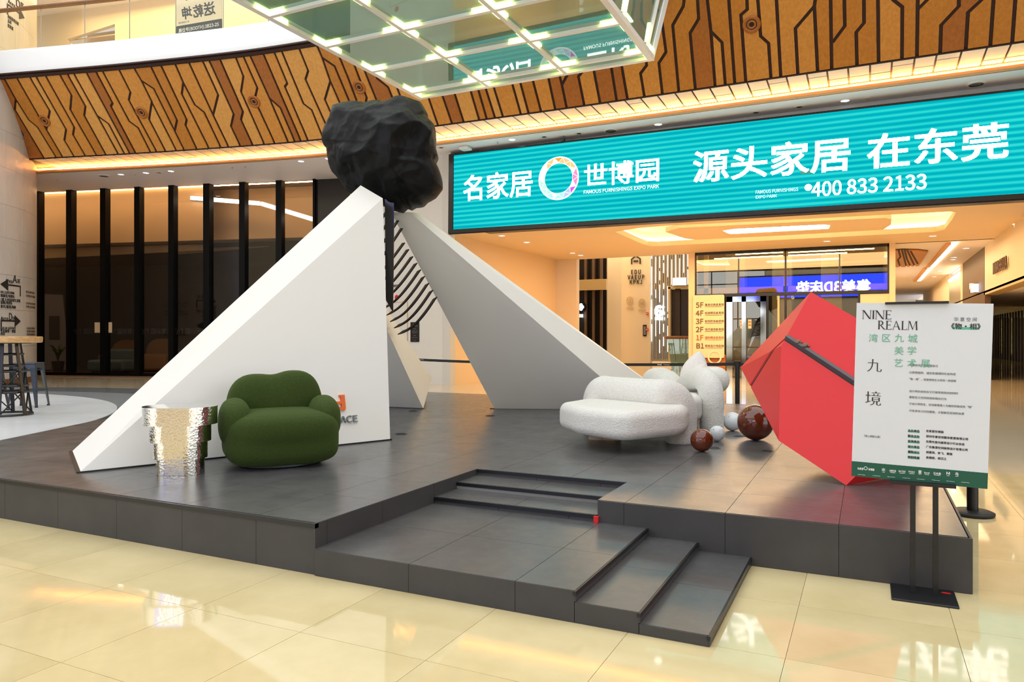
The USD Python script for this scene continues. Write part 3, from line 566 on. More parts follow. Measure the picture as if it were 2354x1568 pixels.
for oy in (0,):
    wlet('Area', 12, 650, 11, px2=28); wlet('A', 29, 650, 22, px2=38); wlet('区', 39, 650, 10, px2=46); warrow(0, 47, 653, True)
    for s, y, x2 in (('RELUXFORM', 674, 32), ('翡丽诺/亚欧乐', 682, 33), ('/意大利语境生活馆', 691, 46), ('意图/亚欧乐', 698, 28), ('意抖/慕思/海南', 707, 36)): wlet(s, 0.5, y, 7, px2=x2)
    for s, y, x2 in (('RELUXFORM', 673, 78), ('CONCEAF SANGIA', 682, 82), ('CHATEAU DAX', 699, 81), ('FRECATHANA', 707, 81)): wlet(s, 59, y, 6, 'ink_brown', px2=min(x2, 80))
    wlet('Area', 1, 736, 10, px2=18); wlet('D', 19, 736, 20, px2=27); wlet('区', 28, 736, 9, px2=35); warrow(1, 47, 737, False)
    for s, y, x2 in (('CALIA SOFART', 757, 36), ('艾伦斯特·理德', 764, 35), ('再造', 770, 11)): wlet(s, 0.5, y, 7, px2=x2)
    for s, y, x2 in (('CALIA SOFART', 757, 79), ('GERALD SOFER', 764, 80), ('REBAGNOLIE', 771, 80)): wlet(s, 61, y, 6, 'ink_brown', px2=x2)
    wlet('Area', 18, 6, 10, px2=34); wlet('D', 35, 12, 22, px2=46); wlet('区', 47, 12, 10, px2=54); warrow(16, 56, 9, False)
    for s, y, x2 in (('海底影院乐园', 40, 42), ('玉祥', 50, 26), ('亚莱富', 61, 30)): wlet(s, 17, y, 8, px2=x2)

# ------------------------------------------------------------------ dark storefront on the left
def SFP(px, py, off=0.0): return PL(px, py, (*(SF0 + sn * off), 0), (*sn, 0))
def SFL(px, off=0.0): p = SFP(px, 700, off); return float((p[:2] - SF0) @ sd)
zs = 6.3; so3, su3 = (*SF0, 0.0), (*sd, 0.0)
win = thing('window_1', 'tall dark shopfront glazing with black mullions', None, (*SF0, 0), kind='structure')
mx = [(84, 96), (158, 170), (236, 248), (314, 326), (392, 404), (472, 486), (554, 567), (638, 651)]
me = [(SFL(a), SFL(b)) for a, b in mx]; me.append((SFL(723), SFL(727)))
for a, b in me: part(win, 'mullion', plate(sbox(a, 0, b, zs), so3 - np.array([*sn, 0]) * .12, su3, (0, 0, 1), .24), 'mullion')
for (a0, b0), (a1, b1) in zip(me, me[1:]):
    part(win, 'pane', plate(sbox(b0, .1, a1, zs), so3, su3, (0, 0, 1), .002), 'shop_pane')
    part(win, 'sill', plate(sbox(b0, 0, a1, .1), so3 - np.array([*sn, 0]) * .05, su3, (0, 0, 1), .1), 'mullion')
for (a0, b0), (a1, b1) in list(zip(me, me[1:]))[1:5]:
    g = text_at('///T 国际家居', .2, cx=(b0 + a1) / 2, y=1.42, grow=.0)
    part(win, 'film_lettering', plate(g, so3 + np.array([*sn, 0]) * .004, su3, (0, 0, 1), .002), 'dark_room')
for x0, x1 in ((218, 237), (250, 258)):
    part(win, 'door_notice', plate(sbox(SFL(x0), SFP(228, 765)[2], SFL(x1), SFP(228, 741)[2]), so3 + np.array([*sn, 0]) * .006, su3, (0, 0, 1), .004), 'sign_tan', label='tan paper notice')
# inside: bulkhead, room shell
def inner(geom, off, th, mat, name, label=None): return struct(name, plate(geom, so3 - np.array([*sn, 0]) * off, su3, (0, 0, 1), th), mat, label)
zb = 4.2
inner(Polygon([(-9, zb - .25), (SFL(438), zb + .1), (SFL(438), zs + .3), (-9, zs + .3)]), 1.25, .1, 'bulkhead', 'wall_shop_bulkhead', 'lit tan bulkhead inside the dark storefront')
inner(Polygon([(SFL(438) - 2.0, zb + .1), (15.5, zb + .7), (15.5, zs + .3), (SFL(438) - 2.0, zs + .3)]), 2.2, .1, 'bulkhead', 'wall_shop_bulkhead', 'farther tan bulkhead inside the dark storefront')
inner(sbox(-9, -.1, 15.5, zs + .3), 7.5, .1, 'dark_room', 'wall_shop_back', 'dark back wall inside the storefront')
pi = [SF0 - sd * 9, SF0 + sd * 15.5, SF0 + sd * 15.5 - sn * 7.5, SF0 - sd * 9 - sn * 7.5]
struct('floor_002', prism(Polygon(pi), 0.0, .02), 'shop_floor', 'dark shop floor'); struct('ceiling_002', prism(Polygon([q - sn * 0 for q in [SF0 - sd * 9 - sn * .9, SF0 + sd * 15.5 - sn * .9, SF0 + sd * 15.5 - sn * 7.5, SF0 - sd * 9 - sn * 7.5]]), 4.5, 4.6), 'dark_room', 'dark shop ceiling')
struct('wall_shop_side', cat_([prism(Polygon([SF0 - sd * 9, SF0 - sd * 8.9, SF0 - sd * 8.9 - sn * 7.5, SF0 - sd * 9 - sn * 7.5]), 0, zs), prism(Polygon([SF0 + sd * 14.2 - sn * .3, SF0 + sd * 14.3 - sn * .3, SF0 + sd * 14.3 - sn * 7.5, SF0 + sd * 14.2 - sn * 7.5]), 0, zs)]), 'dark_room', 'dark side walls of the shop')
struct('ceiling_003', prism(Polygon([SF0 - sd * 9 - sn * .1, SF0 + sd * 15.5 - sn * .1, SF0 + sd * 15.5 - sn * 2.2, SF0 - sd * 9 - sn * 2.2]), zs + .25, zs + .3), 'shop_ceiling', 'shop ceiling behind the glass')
cs_ = thing('cove_lamp', 'warm light strip along the top inside the storefront glass', 'lamp', (*SF0, zs))
part(cs_, 'strip', plate(sbox(-8, zs + .16, 13.5, zs + .2), so3 - np.array([*sn, 0]) * 1.1, su3, (0, 0, 1), .04), 'cove_led_soft')
for i, pts in enumerate([[(438, 455), (600, 468)], [(600, 468), (722, 505)]]):  # two white lines behind the glass, built as glowing bars
    ll = thing('glow_bar', ['straight white glowing bar inside the storefront', 'slanting white glowing bar next to the wedge slope inside the storefront'][i], 'lamp', SFP(*pts[0], -1.05))
    part(ll, 'tube', bar(SFP(*pts[0], -1.05), SFP(*pts[0], -1.05) + (SFP(*pts[1], -1.05) - SFP(*pts[0], -1.05)) * .985, .04, .11), 'lamp_white'); part(ll, 'housing', bar(SFP(*pts[0], -1.12), SFP(*pts[0], -1.12) + (SFP(*pts[1], -1.12) - SFP(*pts[0], -1.12)) * .985, .03, .15), 'white_paint')
# furniture inside the dark shop
def lounge(px, pyb, w, h, d, mat, lb, cat, off, round_=False):
    c = SFP(px, 800, -off); c[2] = .02; u = np.array([*sd, 0]); n = np.array([*sn, 0]); t = thing('lounge_sofa' if not round_ else 'round_armchair', lb, cat, c)
    T = np.eye(4); T[:3, 0], T[:3, 1] = u, -n
    def put(m): m.apply_transform(T); return m
    part(t, 'seat', put(rbox(-w / 2, w / 2, -d / 2, d / 2, 0.05, h * .55, .1)), mat, local=True, smooth=50)
    bk = nets(lambda p: sd_ell(p, (0, d * .28, h * .55), (w * .48, d * .2, h * .48), 2.4), (-w, -d, -.1), (w, d, h * 1.2), .06) if round_ else rbox(-w / 2, w / 2, d * .25, d / 2, .3, h, .1)
    part(t, 'backrest', put(bk), mat, local=True, smooth=50); part(t, 'plinth', put(box(-w * .4, w * .4, -d * .4, d * .4, 0, .06)), 'black_metal', local=True)
lounge(262, 860, 1.5, .85, .95, 'seat_teal', 'dark teal low sofa behind the shop glass', 'sofa', 1.6); lounge(280, 840, 1.35, 1.15, 1.0, 'seat_orange', 'ochre round armchair behind the teal sofa in the shop', 'armchair', 3.2, True); lounge(362, 840, 1.4, 1.2, 1.0, 'seat_orange', 'ochre round armchair behind the shop glass, next to the wedge', 'armchair', 2.6, True)
gpn = thing('partition_screen', 'tall pale grey freestanding panel inside the dark shop', 'panel', SFP(122, 860, -2.4)); q0, q1 = SFL(88, -2.4), SFL(150, -2.4)
part(gpn, 'panel', plate(Polygon([(q0, .05), (q1 + .25, .05), (q1 - .05, 2.9), (q0, 2.95)]), so3 - np.array([*sn, 0]) * 2.4, su3, (0, 0, 1), .06), 'grey_panel'); part(gpn, 'picture', plate(sbox(q0 + .55, 1.2, q0 + 1.0, 2.1), so3 - np.array([*sn, 0]) * 2.34, su3, (0, 0, 1), .02), 'dark_room'); part(gpn, 'foot', plate(sbox(q0, .02, q1 + .25, .06), so3 - np.array([*sn, 0]) * 2.45, su3, (0, 0, 1), .16), 'black_metal')

# black cladding panel and white pier right of the storefront
struct('wall_black_panel', prism(Polygon([SF0 + sd * me[-1][1], SF0 + sd * (me[-1][1] + 1.35), SF0 + sd * (me[-1][1] + 1.35) - sn * .3, SF0 + sd * me[-1][1] - sn * .3]), 0, zs), 'dark_panel', 'glossy dark cladding panel beside the storefront')
wl = prism(Polygon([(-14.3, 18.1), (-10.55, 17.35), (-10.13, 17.1), (-10.13, 17.5), (-10.5, 17.7), (-14.3, 18.5)]), 0, zs)
struct('wall_back', wl, 'wall_white', 'white pier wall behind the wedges')
ws = thing('wall_sign', 'small dark number plate on the white wall behind the hanging ribs', 'sign', PL(915, 656, (-10.55, 17.35, 0), (.196, -.98, 0)))
wu = np.array([.9806, -.196, 0]); wn_ = np.array([-.196, -.98, 0])
def WP(px, py, o=.01): return PL(px, py, np.array((-10.55, 17.35, 0)) + wn_ * o, wn_)
o = WP(903, 660); part(ws, 'plate', plate(sbox(0, 0, .26, .06), o, wu, (0, 0, 1), .01), 'ink_dark'); part(ws, 'lettering', plate(text_at('L1-C02', .045, cx=.13, y=.012), o, wu, (0, 0, 1), .012), 'ink_white')
rd = thing('wall_sticker', 'round red sticker on the white wall behind the hanging ribs', 'sticker', WP(912, 684)); o = WP(912, 684); part(rd, 'disc', plate(Point(0, 0).buffer(.075), o, wu, (0, 0, 1), .006), 'red_paint')
np_ = thing('notice_poster', 'dark brown notice poster with pale print on the white wall behind the wedges', 'poster', WP(958, 786)); o = WP(944, 786)
part(np_, 'sheet', plate(sbox(0, 0, .34, .56), o, wu, (0, 0, 1), .01), 'dark_panel')
for s, y, e in (('欢迎光临', .49, .04), ('FURNISHINGS', .44, .035), ('展馆须知', .36, .025), ('请勿触摸展品 请勿吸烟', .30, .022), ('请保持安静 谢谢合作', .25, .022), ('服务热线', .17, .025), ('FAMOUS FURNISHINGS', .12, .02), ('EXPO PARK', .04, .02)): part(np_, 'print', plate(text_at(s, e, cx=.17, y=y, px=40), o, wu, (0, 0, 1), .012), 'ink_grey')
dr = thing('door_1', 'flush white service door outlined in the pier wall', None, WP(905, 880), kind='structure'); o = WP(897, 882); o[2] = 0
part(dr, 'leaf', plate(sbox(.02, .01, .70, 2.3), o, wu, (0, 0, 1), .012), 'wall_white'); part(dr, 'frame', plate(sbox(0, 0, .72, 2.32).difference(sbox(.015, 0, .705, 2.305)), o, wu, (0, 0, 1), .02), 'sign_tan')

# ------------------------------------------------------------------ large LED screen above the passage
SO_ = np.array([-10.13, 17.0, 4.08]); SU = np.array([12.84, 0, -.12]); SU /= np.linalg.norm(SU); SV = np.array([.0093, 0, 1.0]); SN = np.array([0, -1.0, 0])
def SC(px, py): p = PY(px, py, 17.0) - SO_; return float(p @ SU), float(p[2] - (p @ SU) * SU[2])
SW, SH = 15.4, 2.12
scr = thing('led_screen', 'huge teal LED screen with white lettering and a ring emblem above the passage', 'screen', SO_)
part(scr, 'housing', plate(sbox(-.02, -.02, SW + .02, SH + .02), SO_ + np.array([0, .02, 0]) + np.array([0, .30, 0]), SU, SV, .30), 'black_metal')
part(scr, 'frame', plate(sbox(0, 0, SW, SH).difference(sbox(.14, .10, SW - .1, SH - .035)), SO_ + np.array([0, .02, 0]), SU, SV, .06), 'dark_panel')
scd = part(scr, 'display', plate(sbox(.13, .09, SW - .09, SH - .03), SO_ + np.array([0, .02, 0]), SU, SV, .022), 'screen_teal')
def sct(s, x0, yb, x1, htop, grow=.0, mat='screen_white', name='lettering', **kw):
    s0, t0 = SC(x0, yb); s1 = SC(x1, yb)[0]; t1 = SC(x0, htop)[1]; g = glyphs(s, 1.0, grow=grow, px=110, **kw); b = g.bounds
    g = affinity.affine_transform(g, [(s1 - s0) / (b[2] - b[0]), 0, 0, (t1 - t0) / (b[3] - b[1]), s0 - b[0] * (s1 - s0) / (b[2] - b[0]), t0 - b[1] * (t1 - t0) / (b[3] - b[1])])
    part(scd, name, plate(g, SO_ + np.array([0, .0, 0]), SU, SV, .006), mat); return g
sct('名家居', 1065, 464, 1224, 403, .018); sct('世博园', 1342, 431, 1515, 378, .018)
sct('FAMOUS FURNISHINGS EXPO PARK', 1342, 446, 1515, 438, .008)
sct('源头家居', 1593, 422, 1955, 347, .020); sct('在东莞', 1992, 391, 2318, 309, .020)
sct('400 833 2133', 1865, 453, 2130, 419, .022); sct('FAMOUS FURNISHINGS', 1737, 446, 1835, 438, .008, 'screen_pale'); sct('EXPO PARK', 1737, 457, 1786, 450, .008, 'screen_pale')
s0, t0 = SC(1284, 410); ro, ri = .545, .40
part(scd, 'emblem_ring', plate(affinity.translate(Point(0, 0).buffer(ro, 48).difference(Point(0, 0).buffer(ri - .03, 48)), s0, t0), SO_, SU, SV, .006), 'emblem_white')
for k in range(14):
    st_ = 2 * math.pi / 14; a0 = k * st_; R2 = lambda a, r: (s0 + r * math.cos(a), t0 + r * math.sin(a)); dg = math.degrees(a0 + st_ / 2)
    ci = (0 if k % 2 else 1) if 45 < dg < 135 else 1 if 20 <= dg <= 45 else 2 if dg < 20 or dg > 335 else 3 if dg > 300 else 4 if 270 < dg <= 300 else 5 if 235 < dg <= 270 else 6 if 190 < dg <= 235 else 7
    for tri, c2 in (([R2(a0, ro - .02), R2(a0 + st_, ro - .02), R2(a0 + st_ / 2, ri)], ci), ([R2(a0 + st_ / 2, ri - .01), R2(a0 + 1.5 * st_, ri - .01), R2(a0 + st_, ro - .03)], ci if k % 3 else 7)):
        part(scd, 'emblem_facet', plate(Polygon(tri).buffer(-.006), SO_ + np.array([0, -.004, 0]), SU, SV, .006), f'gem_{c2}')
a, b = SC(1858, 431); part(scd, 'phone_dot', plate(Point(a, b).buffer(.075), SO_, SU, SV, .006), 'screen_white')
a, b = SC(1852, 396); part(scd, 'green_mark', plate(sbox(a - .1, b - .03, a + .12, b + .03), SO_, SU, SV, .006), 'highlight_green')
struct('wall_screen', box(-10.13, 9.2, 17.33, 17.6, 4.06, 6.6), 'wall_white', 'wall carrying the screen')

# ------------------------------------------------------------------ passage under the screen
CZ = 4.05
holes = [(1414, 533), (1470, 524), (1530, 519), (1800, 506), (2185, 486), (2197, 489), (2190, 503), (2171, 528), (2150, 533), (1900, 546), (1510, 566), (1490, 565), (1470, 558)]
hole = Polygon([tuple(PZ(x, y, CZ)[:2]) for x, y in holes]).buffer(.12).buffer(-.12)
isl = Polygon([tuple(PZ(x, y, CZ)[:2]) for x, y in [(1530, 535), (1560, 526), (1800, 514), (2035, 503), (2049, 506), (2048, 518), (2030, 530), (1800, 543), (1600, 553), (1575, 550)]]).buffer(.1).buffer(-.1)
slit = Polygon([tuple(PZ(x, y, CZ)[:2]) for x, y in [(1661, 532), (1690, 528), (1895, 518), (1909, 520), (1905, 528), (1680, 540), (1672, 538)]])
struct('ceiling_004', prism(sbox(-10.1, 17.04, 12, 24.3).difference(hole), CZ, CZ + .14), 'wall_peach', 'warm peach passage ceiling with a long oval cove')
rc = thing('passage_cove_lamp', 'long oval glowing ceiling cove with a floating inner panel in the passage ceiling', 'ceiling lamp', (*np.array(hole.centroid.coords[0]), CZ))
part(rc, 'recess', prism(hole.buffer(.25), CZ + .44, CZ + .5), 'cove_tile'); part(rc, 'side', prism(hole.buffer(.26).difference(hole.buffer(.20)), CZ + .13, CZ + .46), 'cove_tile')
part(rc, 'light_strip', prism(hole.buffer(.16).difference(hole.buffer(.10)), CZ + .16, CZ + .22), 'lamp_warm'); part(rc, 'inner_panel', prism(isl.difference(slit), CZ + .02, CZ + .14), 'wall_peach')
part(rc, 'inner_light', prism(isl.buffer(-.12).difference(isl.buffer(-.2)), CZ + .16, CZ + .22), 'lamp_warm'); part(rc, 'slit_lamp', prism(slit, CZ + .06, CZ + .1), 'lamp_white')
part(rc, 'hanger', cat_([cyl((*p, CZ + .13), (*p, CZ + .46), .02) for p in list(isl.buffer(-.5).exterior.coords)[:-1:max(1, len(isl.buffer(-.5).exterior.coords) // 5)]]), 'white_paint')
for i, (x, y) in enumerate([(1153.6, 541.8), (1211, 557), (1316, 582), (1334.6, 587), (2144, 542.6), (1901, 554.6), (2336.7, 514.7)]):
    dup(protos[1], PZ(x, y, CZ), f'lit downlight in the peach passage ceiling, {ordn(i) if i < 4 else ["right below the cove tip", "below the middle of the cove", "at the right picture edge"][i - 4]}' + (' from the left wall' if i < 4 else ''), 'downlight', 'downlights in the passage ceiling')
WXL = -10.0
struct('wall_passage', box(WXL - .15, WXL, 17.1, 24.2, 0, CZ), 'wall_peach', 'peach left side wall of the passage')
p = PY(1325, 700, 24.2); struct('wall_passage_return', box(WXL - .15, p[0], 24.2, 24.5, 0, CZ + 3), 'wall_beige', 'beige wall end beside the dark lift doors')
struct('wall_passage_right', box(9.0, 9.2, 17.3, 24.5, 0, CZ), 'wall_peach', 'right end wall of the passage')
struct('wall_passage_head', cat_([box(-30, -5.1, 24.3, 24.42, CZ, 7.0), box(.55, 12, 24.3, 24.42, CZ, CZ + .2)]), 'wall_beige', 'beam over the passage')
# back hall: dark shopfront, beige logo pier, glittering light curtain
HYc = 33.0
def HB(x0, x1, y0, y1, Y, d=.1):
    a, b = PY(x0, y1, Y), PY(x1, y0, Y); return box(a[0], b[0], Y, Y + d, max(a[2], 0.0), b[2])
struct('wall_hall_back', box(-30, -5.2, HYc + 4.4, HYc + 4.6, 0, 7), 'wall_beige', 'back wall of the far hall'); struct('ceiling_005', box(-30, -5.1, 24.3, HYc + 4.6, 7.0, 7.1), 'white_ceiling', 'far hall ceiling')
w2 = thing('window_2', 'dark narrow shopfront with tan uprights and a bronze head band', None, PY(1358, 800, 30), kind='structure')
part(w2, 'backing', HB(1316, 1394, 560, 830, 30.4), 'dark_panel'); part(w2, 'band', HB(1318, 1393, 641, 668, 29.9, .2), 'gold_frame', label='bronze head band')
for x in (1343, 1361, 1379): part(w2, 'upright', HB(x, x + 5, 560, 830, 30.1, .1), 'ink_brown')
part(w2, 'display', HB(1326, 1350, 668, 790, 30.2, .06), 'steel_dark')
ls = thing('lit_sign', 'small round white lit sign in the dark narrow shopfront', 'sign', PY(1336, 706, 29.95))
c = PY(1335, 706, 29.95); T = trimesh.transformations.rotation_matrix(math.pi / 2, (1, 0, 0))
def disc(c, r, d=.06): m = trimesh.creation.cylinder(r, d, sections=28); m.apply_transform(T); m.apply_translation(c); return m
part(ls, 'case', disc(c, .26), 'black_metal'); part(ls, 'flower', plate(shapely.union_all([Point(.09 * math.cos(a), .09 * math.sin(a)).buffer(.075) for a in np.linspace(0, 5.03, 5)]), c + (0, -.032, 0), (1, 0, 0), (0, 0, 1), .01), 'sign_light')
part(ls, 'caption', HB(1327, 1340, 722, 730, 29.9, .03), 'sign_light')
struct('wall_hall_pier', cat_([HB(1392, 1428, 560, 845, 32.0, .08), HB(1426, 1494, 560, 845, HYc - .2, .4)]), 'wall_beige', 'beige pier with small dark logos beside the light curtain')
lg = thing('pier_lettering', 'dark house emblem over small lettering on the beige pier', 'sign', PY(1462, 620, HYc - .25))
def HL(g, px, py, Y): o = PY(px, py, Y); return plate(g, o, (1, 0, 0), (0, 0, 1), .03)
part(lg, 'emblem', HL(shapely.union_all([LineString([(-.2, -.16), (-.2, .05), (0, .19), (.2, .05), (.2, -.16)]).buffer(.03), sbox(-.11, -.09, .11, -.01)]), 1462, 598, HYc - .25), 'ink_dark')
for s, y in (('E D U', 625), ('V A E U P', 637), ('K P K J', 648)): part(lg, 'lettering', HL(text_at(s, .26, cx=0, y=-.1, grow=.02, sx=.75), 1462, y, HYc - .25), 'ink_dark')
for i, (x, y, s) in enumerate(((1448, 692, '人'), (1476, 697, 'M'))):
    t = thing('round_emblem', f'small bronze oval emblem on the beige pier, {["left", "right"][i]} of two', 'sign', PY(x, y, HYc - .25))
    part(t, 'oval', HL(affinity.scale(Point(0, 0).buffer(.2).difference(Point(0, 0).buffer(.165)), .8, 1), x, y, HYc - .25), 'gold_frame'); part(t, 'mark', HL(text_at(s, .26, cx=0, y=-.09, grow=.015, sx=.8), x, y, HYc - .25), 'gold_frame'); part(t, 'caption', HL(sbox(-.17, -.36, .17, -.31), x, y, HYc - .25), 'gold_frame')
for i, y in enumerate((721, 758)):
    t = thing('fire_alarm', f'small red fire alarm on the edge of the beige pier, {["upper", "lower"][i]} of two', 'alarm', PY(1488, y, HYc - .25)); c = PY(1488, y, HYc - .25)
    part(t, 'body', rbox(c[0] - .05, c[0] + .05, c[1] - .05, c[1] + .05, c[2] - .06, c[2] + .06, .02), 'red_paint'); part(t, 'button', disc(c + (0, -.055, 0), .025, .02), 'ink_white')
t = thing('wall_frame', 'small framed grey notice low on the beige pier', 'picture', PY(1481, 760, HYc - .25)); part(t, 'frame', HB(1478, 1486, 747, 773, HYc - .25, .04), 'steel_dark'); part(t, 'print', HB(1479.5, 1484.5, 750, 770, HYc - .27, .03), 'grey_panel')
lc = thing('light_curtain', 'grey wall of glittering vertical light rods beside the beige pier', 'light wall', PY(1515, 820, HYc))
part(lc, 'backing', cat_([HB(1493, 1540, 555, 830, HYc + .15, .1), HB(1540, 1590, 555, 662, HYc + .15, .1)]), 'satin_metal')
for i, x in enumerate(np.arange(1495, 1588, 4.6)):
    bot = 826 if x < 1538 else 660
    part(lc, 'rod', HB(x, x + 1.7, 556, bot, HYc + .06, .06), 'chrome' if i % 3 else 'satin_metal')
    if i % 2 == 0:
        segs = []; y = 560 + 30 * rng.random()
        while y < bot - 40: h = 6 + 60 * rng.random(); segs.append(HB(x + 2.2, x + 3.1, y, min(y + h, bot - 6), HYc + .04, .03)); y += h + 6 + 18 * rng.random()
        part(lc, 'light_rod', cat_(segs), 'sign_light')
t = thing('lit_sign', 'white glowing box sign over the dark doorway by the light curtain', 'sign', PY(1561, 646, HYc - .2)); part(t, 'case', HB(1545, 1578, 637, 657, HYc - .2, .15), 'chrome'); part(t, 'face', HB(1546, 1577, 638, 656, HYc - .22, .03), 'sign_light')
t = thing('lit_sign', 'white glowing numeral sign on the light curtain', 'sign', PY(1514, 718, HYc - .1)); c = PY(1514, 727, HYc - .15)
part(t, 'numeral', plate(text_at('6', .62, cx=0, y=0, grow=.05), c, (1, 0, 0), (0, 0, 1), .05), 'sign_light'); part(t, 'caption', HB(1505, 1524, 729, 736, HYc - .15, .05), 'sign_light'); part(t, 'bracket', HB(1512, 1516, 700, 736, HYc - .1, .17), 'chrome')
d2 = thing('door_2', 'dark doorway in a pale frame beside the light curtain', None, PY(1562, 790, HYc), kind='structure')
part(d2, 'frame', cat_([HB(1536, 1541, 660, 832, HYc - .05, .3), HB(1536, 1588, 657, 664, HYc - .05, .3)]), 'gold_frame'); part(d2, 'opening', HB(1541, 1592, 664, 832, HYc + .2, .1), 'dark_panel'); part(d2, 'leaf', HB(1552, 1563, 664, 832, HYc + .1, .08), 'dark_room')
# glass counter with a red-brown rail
gc = thing('glass_counter', 'flared green glass counter with a red-brown rail in front of the light curtain', 'counter', PZ(1565, 842, 0))
def cp_(x, y, Y): return PY(x, y, Y)
Yc = 27.5; b0, b1, t0_, t1_ = cp_(1545, 846, Yc), cp_(1592, 846, Yc), cp_(1533, 779, Yc), cp_(1592, 779, Yc)
for q in (b0, b1): q[2] = 0
n3 = 4
for i in range(n3):
    f0, f1 = i / n3 + .01, (i + 1) / n3 - .01; L0 = lambda A, B, f: A + (B - A) * f
    part(gc, 'glass_panel', hull([L0(b0, b1, f0), L0(b0, b1, f1), L0(t0_, t1_, f0), L0(t0_, t1_, f1)] + [q + np.array([0, .03, 0]) for q in (L0(b0, b1, f0), L0(b0, b1, f1), L0(t0_, t1_, f0), L0(t0_, t1_, f1))]), 'ceiling_glass')
part(gc, 'rail', tube([t0_ + (-.1, .2, .04), t0_ + (.0, 0, .05), t1_ + (.2, 0, .05)], .06), 'handrail_wood'); part(gc, 'back', box(b0[0] + .1, b1[0], Yc + .5, Yc + .55, 0, t0_[2] - .1), 'satin_metal')

# ------------------------------------------------------------------ glass entrance facade at the end of the passage
FY = 24.2
def FB(x0, x1, y0, y1, d0=0.0, d1=.1):
    a, b = PY(x0, y1, FY), PY(x1, y0, FY); return box(a[0], b[0], FY + d0, FY + d1, max(a[2], 0.0), min(b[2], CZ))
def FX(px): return PY(px, 700, FY)[0]
def FZ(py, px=1800): return PY(px, py, FY)[2]
w3 = thing('window_3', 'wide bronze-framed glass entrance front at the end of the passage', None, (FX(1800), FY, 0), kind='structure')
x0, x1 = FX(1598), FX(2044); zt, zm = CZ - .03, FZ(676)
part(w3, 'head', box(x0, x1, FY - .06, FY + .06, zt - .05, zt + .03), 'black_metal'); part(w3, 'transom', box(x0, x1, FY - .08, FY + .08, zm - .05, zm + .05), 'black_metal')
for px in (1599, 1806, 2042): part(w3, 'mullion', box(FX(px) - .022, FX(px) + .022, FY - .06, FY + .06, zm, zt), 'black_metal')
for a, b in ((1599, 1698), (1698, 1806), (1806, 1930), (1930, 2042)): part(w3, 'pane', box(FX(a) + .02, FX(b) - .02, FY, FY + .012, zm + .05, zt - .05), 'facade_pane')
for px in (1698, 1930): part(w3, 'joint', box(FX(px) - .008, FX(px) + .008, FY - .01, FY + .02, zm, zt), 'dark_panel')
for px in (1616, 1802): part(w3, 'jamb', box(FX(px) - .07, FX(px) + .07, FY + .5, FY + .6, 0, zt), 'gold_frame')
part(w3, 'sill_band', box(x0, x1, FY + .5, FY + .6, zm + .1, zm + .28), 'gold_frame')
for px0, px1 in ((1671, 1685), (1706, 1716), (1749, 1762)): part(w3, 'door_post', box(FX(px0), FX(px1), FY - .1, FY + .05, 0, zm - .05), 'chrome')
for px0, px1 in ((1685, 1706), (1716, 1749)):
    part(w3, 'door_pane', box(FX(px0), FX(px1), FY - .03, FY - .015, .05, zm - .2), 'facade_pane'); part(w3, 'door_panel', box(FX(px0) + .02, FX(px1) - .02, FY + .05, FY + .08, .05, 1.25), 'grey_panel')
part(w3, 'door_head', box(FX(1671), FX(1762), FY - .1, FY + .05, zm - .22, zm - .05), 'chrome')
for px in (1764, 1790, 1806, 1870, 1975): part(w3, 'lower_mullion', box(FX(px) - .03, FX(px) + .03, FY - .05, FY + .05, 0, zm), 'black_metal' if px != 1790 else 'gold_frame')
for a, b in ((1764, 1806), (1806, 1870), (1870, 1975)): part(w3, 'lower_pane', box(FX(a) + .03, FX(b) - .03, FY, FY + .012, .0, zm - .05), 'facade_pane')
part(w3, 'end_panel', box(FX(1976), FX(2044), FY - .04, FY + .04, 0, zm - .06), 'wall_peach')
for px, s in ((1788, '5'), (1823, '6')): part(w3, 'numeral', plate(text_at(s, .16, cx=0, y=0), (FX(px), FY - .012, FZ(688)), (1, 0, 0), (0, 0, 1), .006), 'ink_white')
for i, px in enumerate((1706, 1724)):
    t = thing('door_notice', f'small orange notice on the {["left", "right"][i]} glass entrance door', 'notice', (FX(px), FY - .06, FZ(743))); part(t, 'sheet', box(FX(px) - .05, FX(px) + .05, FY - .045, FY - .035, FZ(755), FZ(734)), 'sign_tan'); part(t, 'mark', cat_([box(FX(px) - .035, FX(px) + .035, FY - .05, FY - .044, FZ(743) - .02 + k * .1 - .05, FZ(743) + .01 + k * .1 - .05) for k in (0, 1)]), 'red_paint')
struct('wall_facade_pillar', cat_([box(FX(1585), FX(1599), FY - .15, FY + .4, 0, CZ), box(FX(2044), FX(2058), FY - .15, 40, 0, CZ)]), 'wall_peach', 'peach pillars either side of the glass entrance front')
lob = Polygon([(FX(1590), FY + .4), (FX(2050), FY + .4), (FX(2050), 32), (FX(1590) - 1, 32)])
struct('wall_lobby_back', box(-6.65, FX(2050), 31.5, 31.7, 0, 5), 'grey_panel', 'grey back wall of the entrance lobby'); struct('ceiling_006', prism(Polygon([(FX(1590), FY + .4), (FX(2050), FY + .4), (FX(2050), 31.7), (-6.6, 31.7)]), CZ + .9, CZ + 1.0), 'dark_room', 'dark lobby ceiling')
struct('wall_lobby_side', cat_([prism(Polygon([(FX(1590), FY + .4), (FX(1592), FY + .4), (-6.55, 31.6), (-6.65, 31.6)]), 0, 5), box(FX(2050) - .1, FX(2050), FY + .4, 31.7, 0, 5)]), 'wall_beige', 'lobby side walls')
for i, X in enumerate((-4.6, -2.9, -1.2)):
    t = thing('lobby_column', f'grey concrete column inside the entrance lobby, {ordn(i)} from the left', 'column', (X, 29.5, 0)); part(t, 'shaft', box(X - .35, X + .35, 29.2, 29.9, .12, CZ + .9), 'stone_wall'); part(t, 'base', box(X - .38, X + .38, 29.17, 29.93, 0, .12), 'steel_dark')
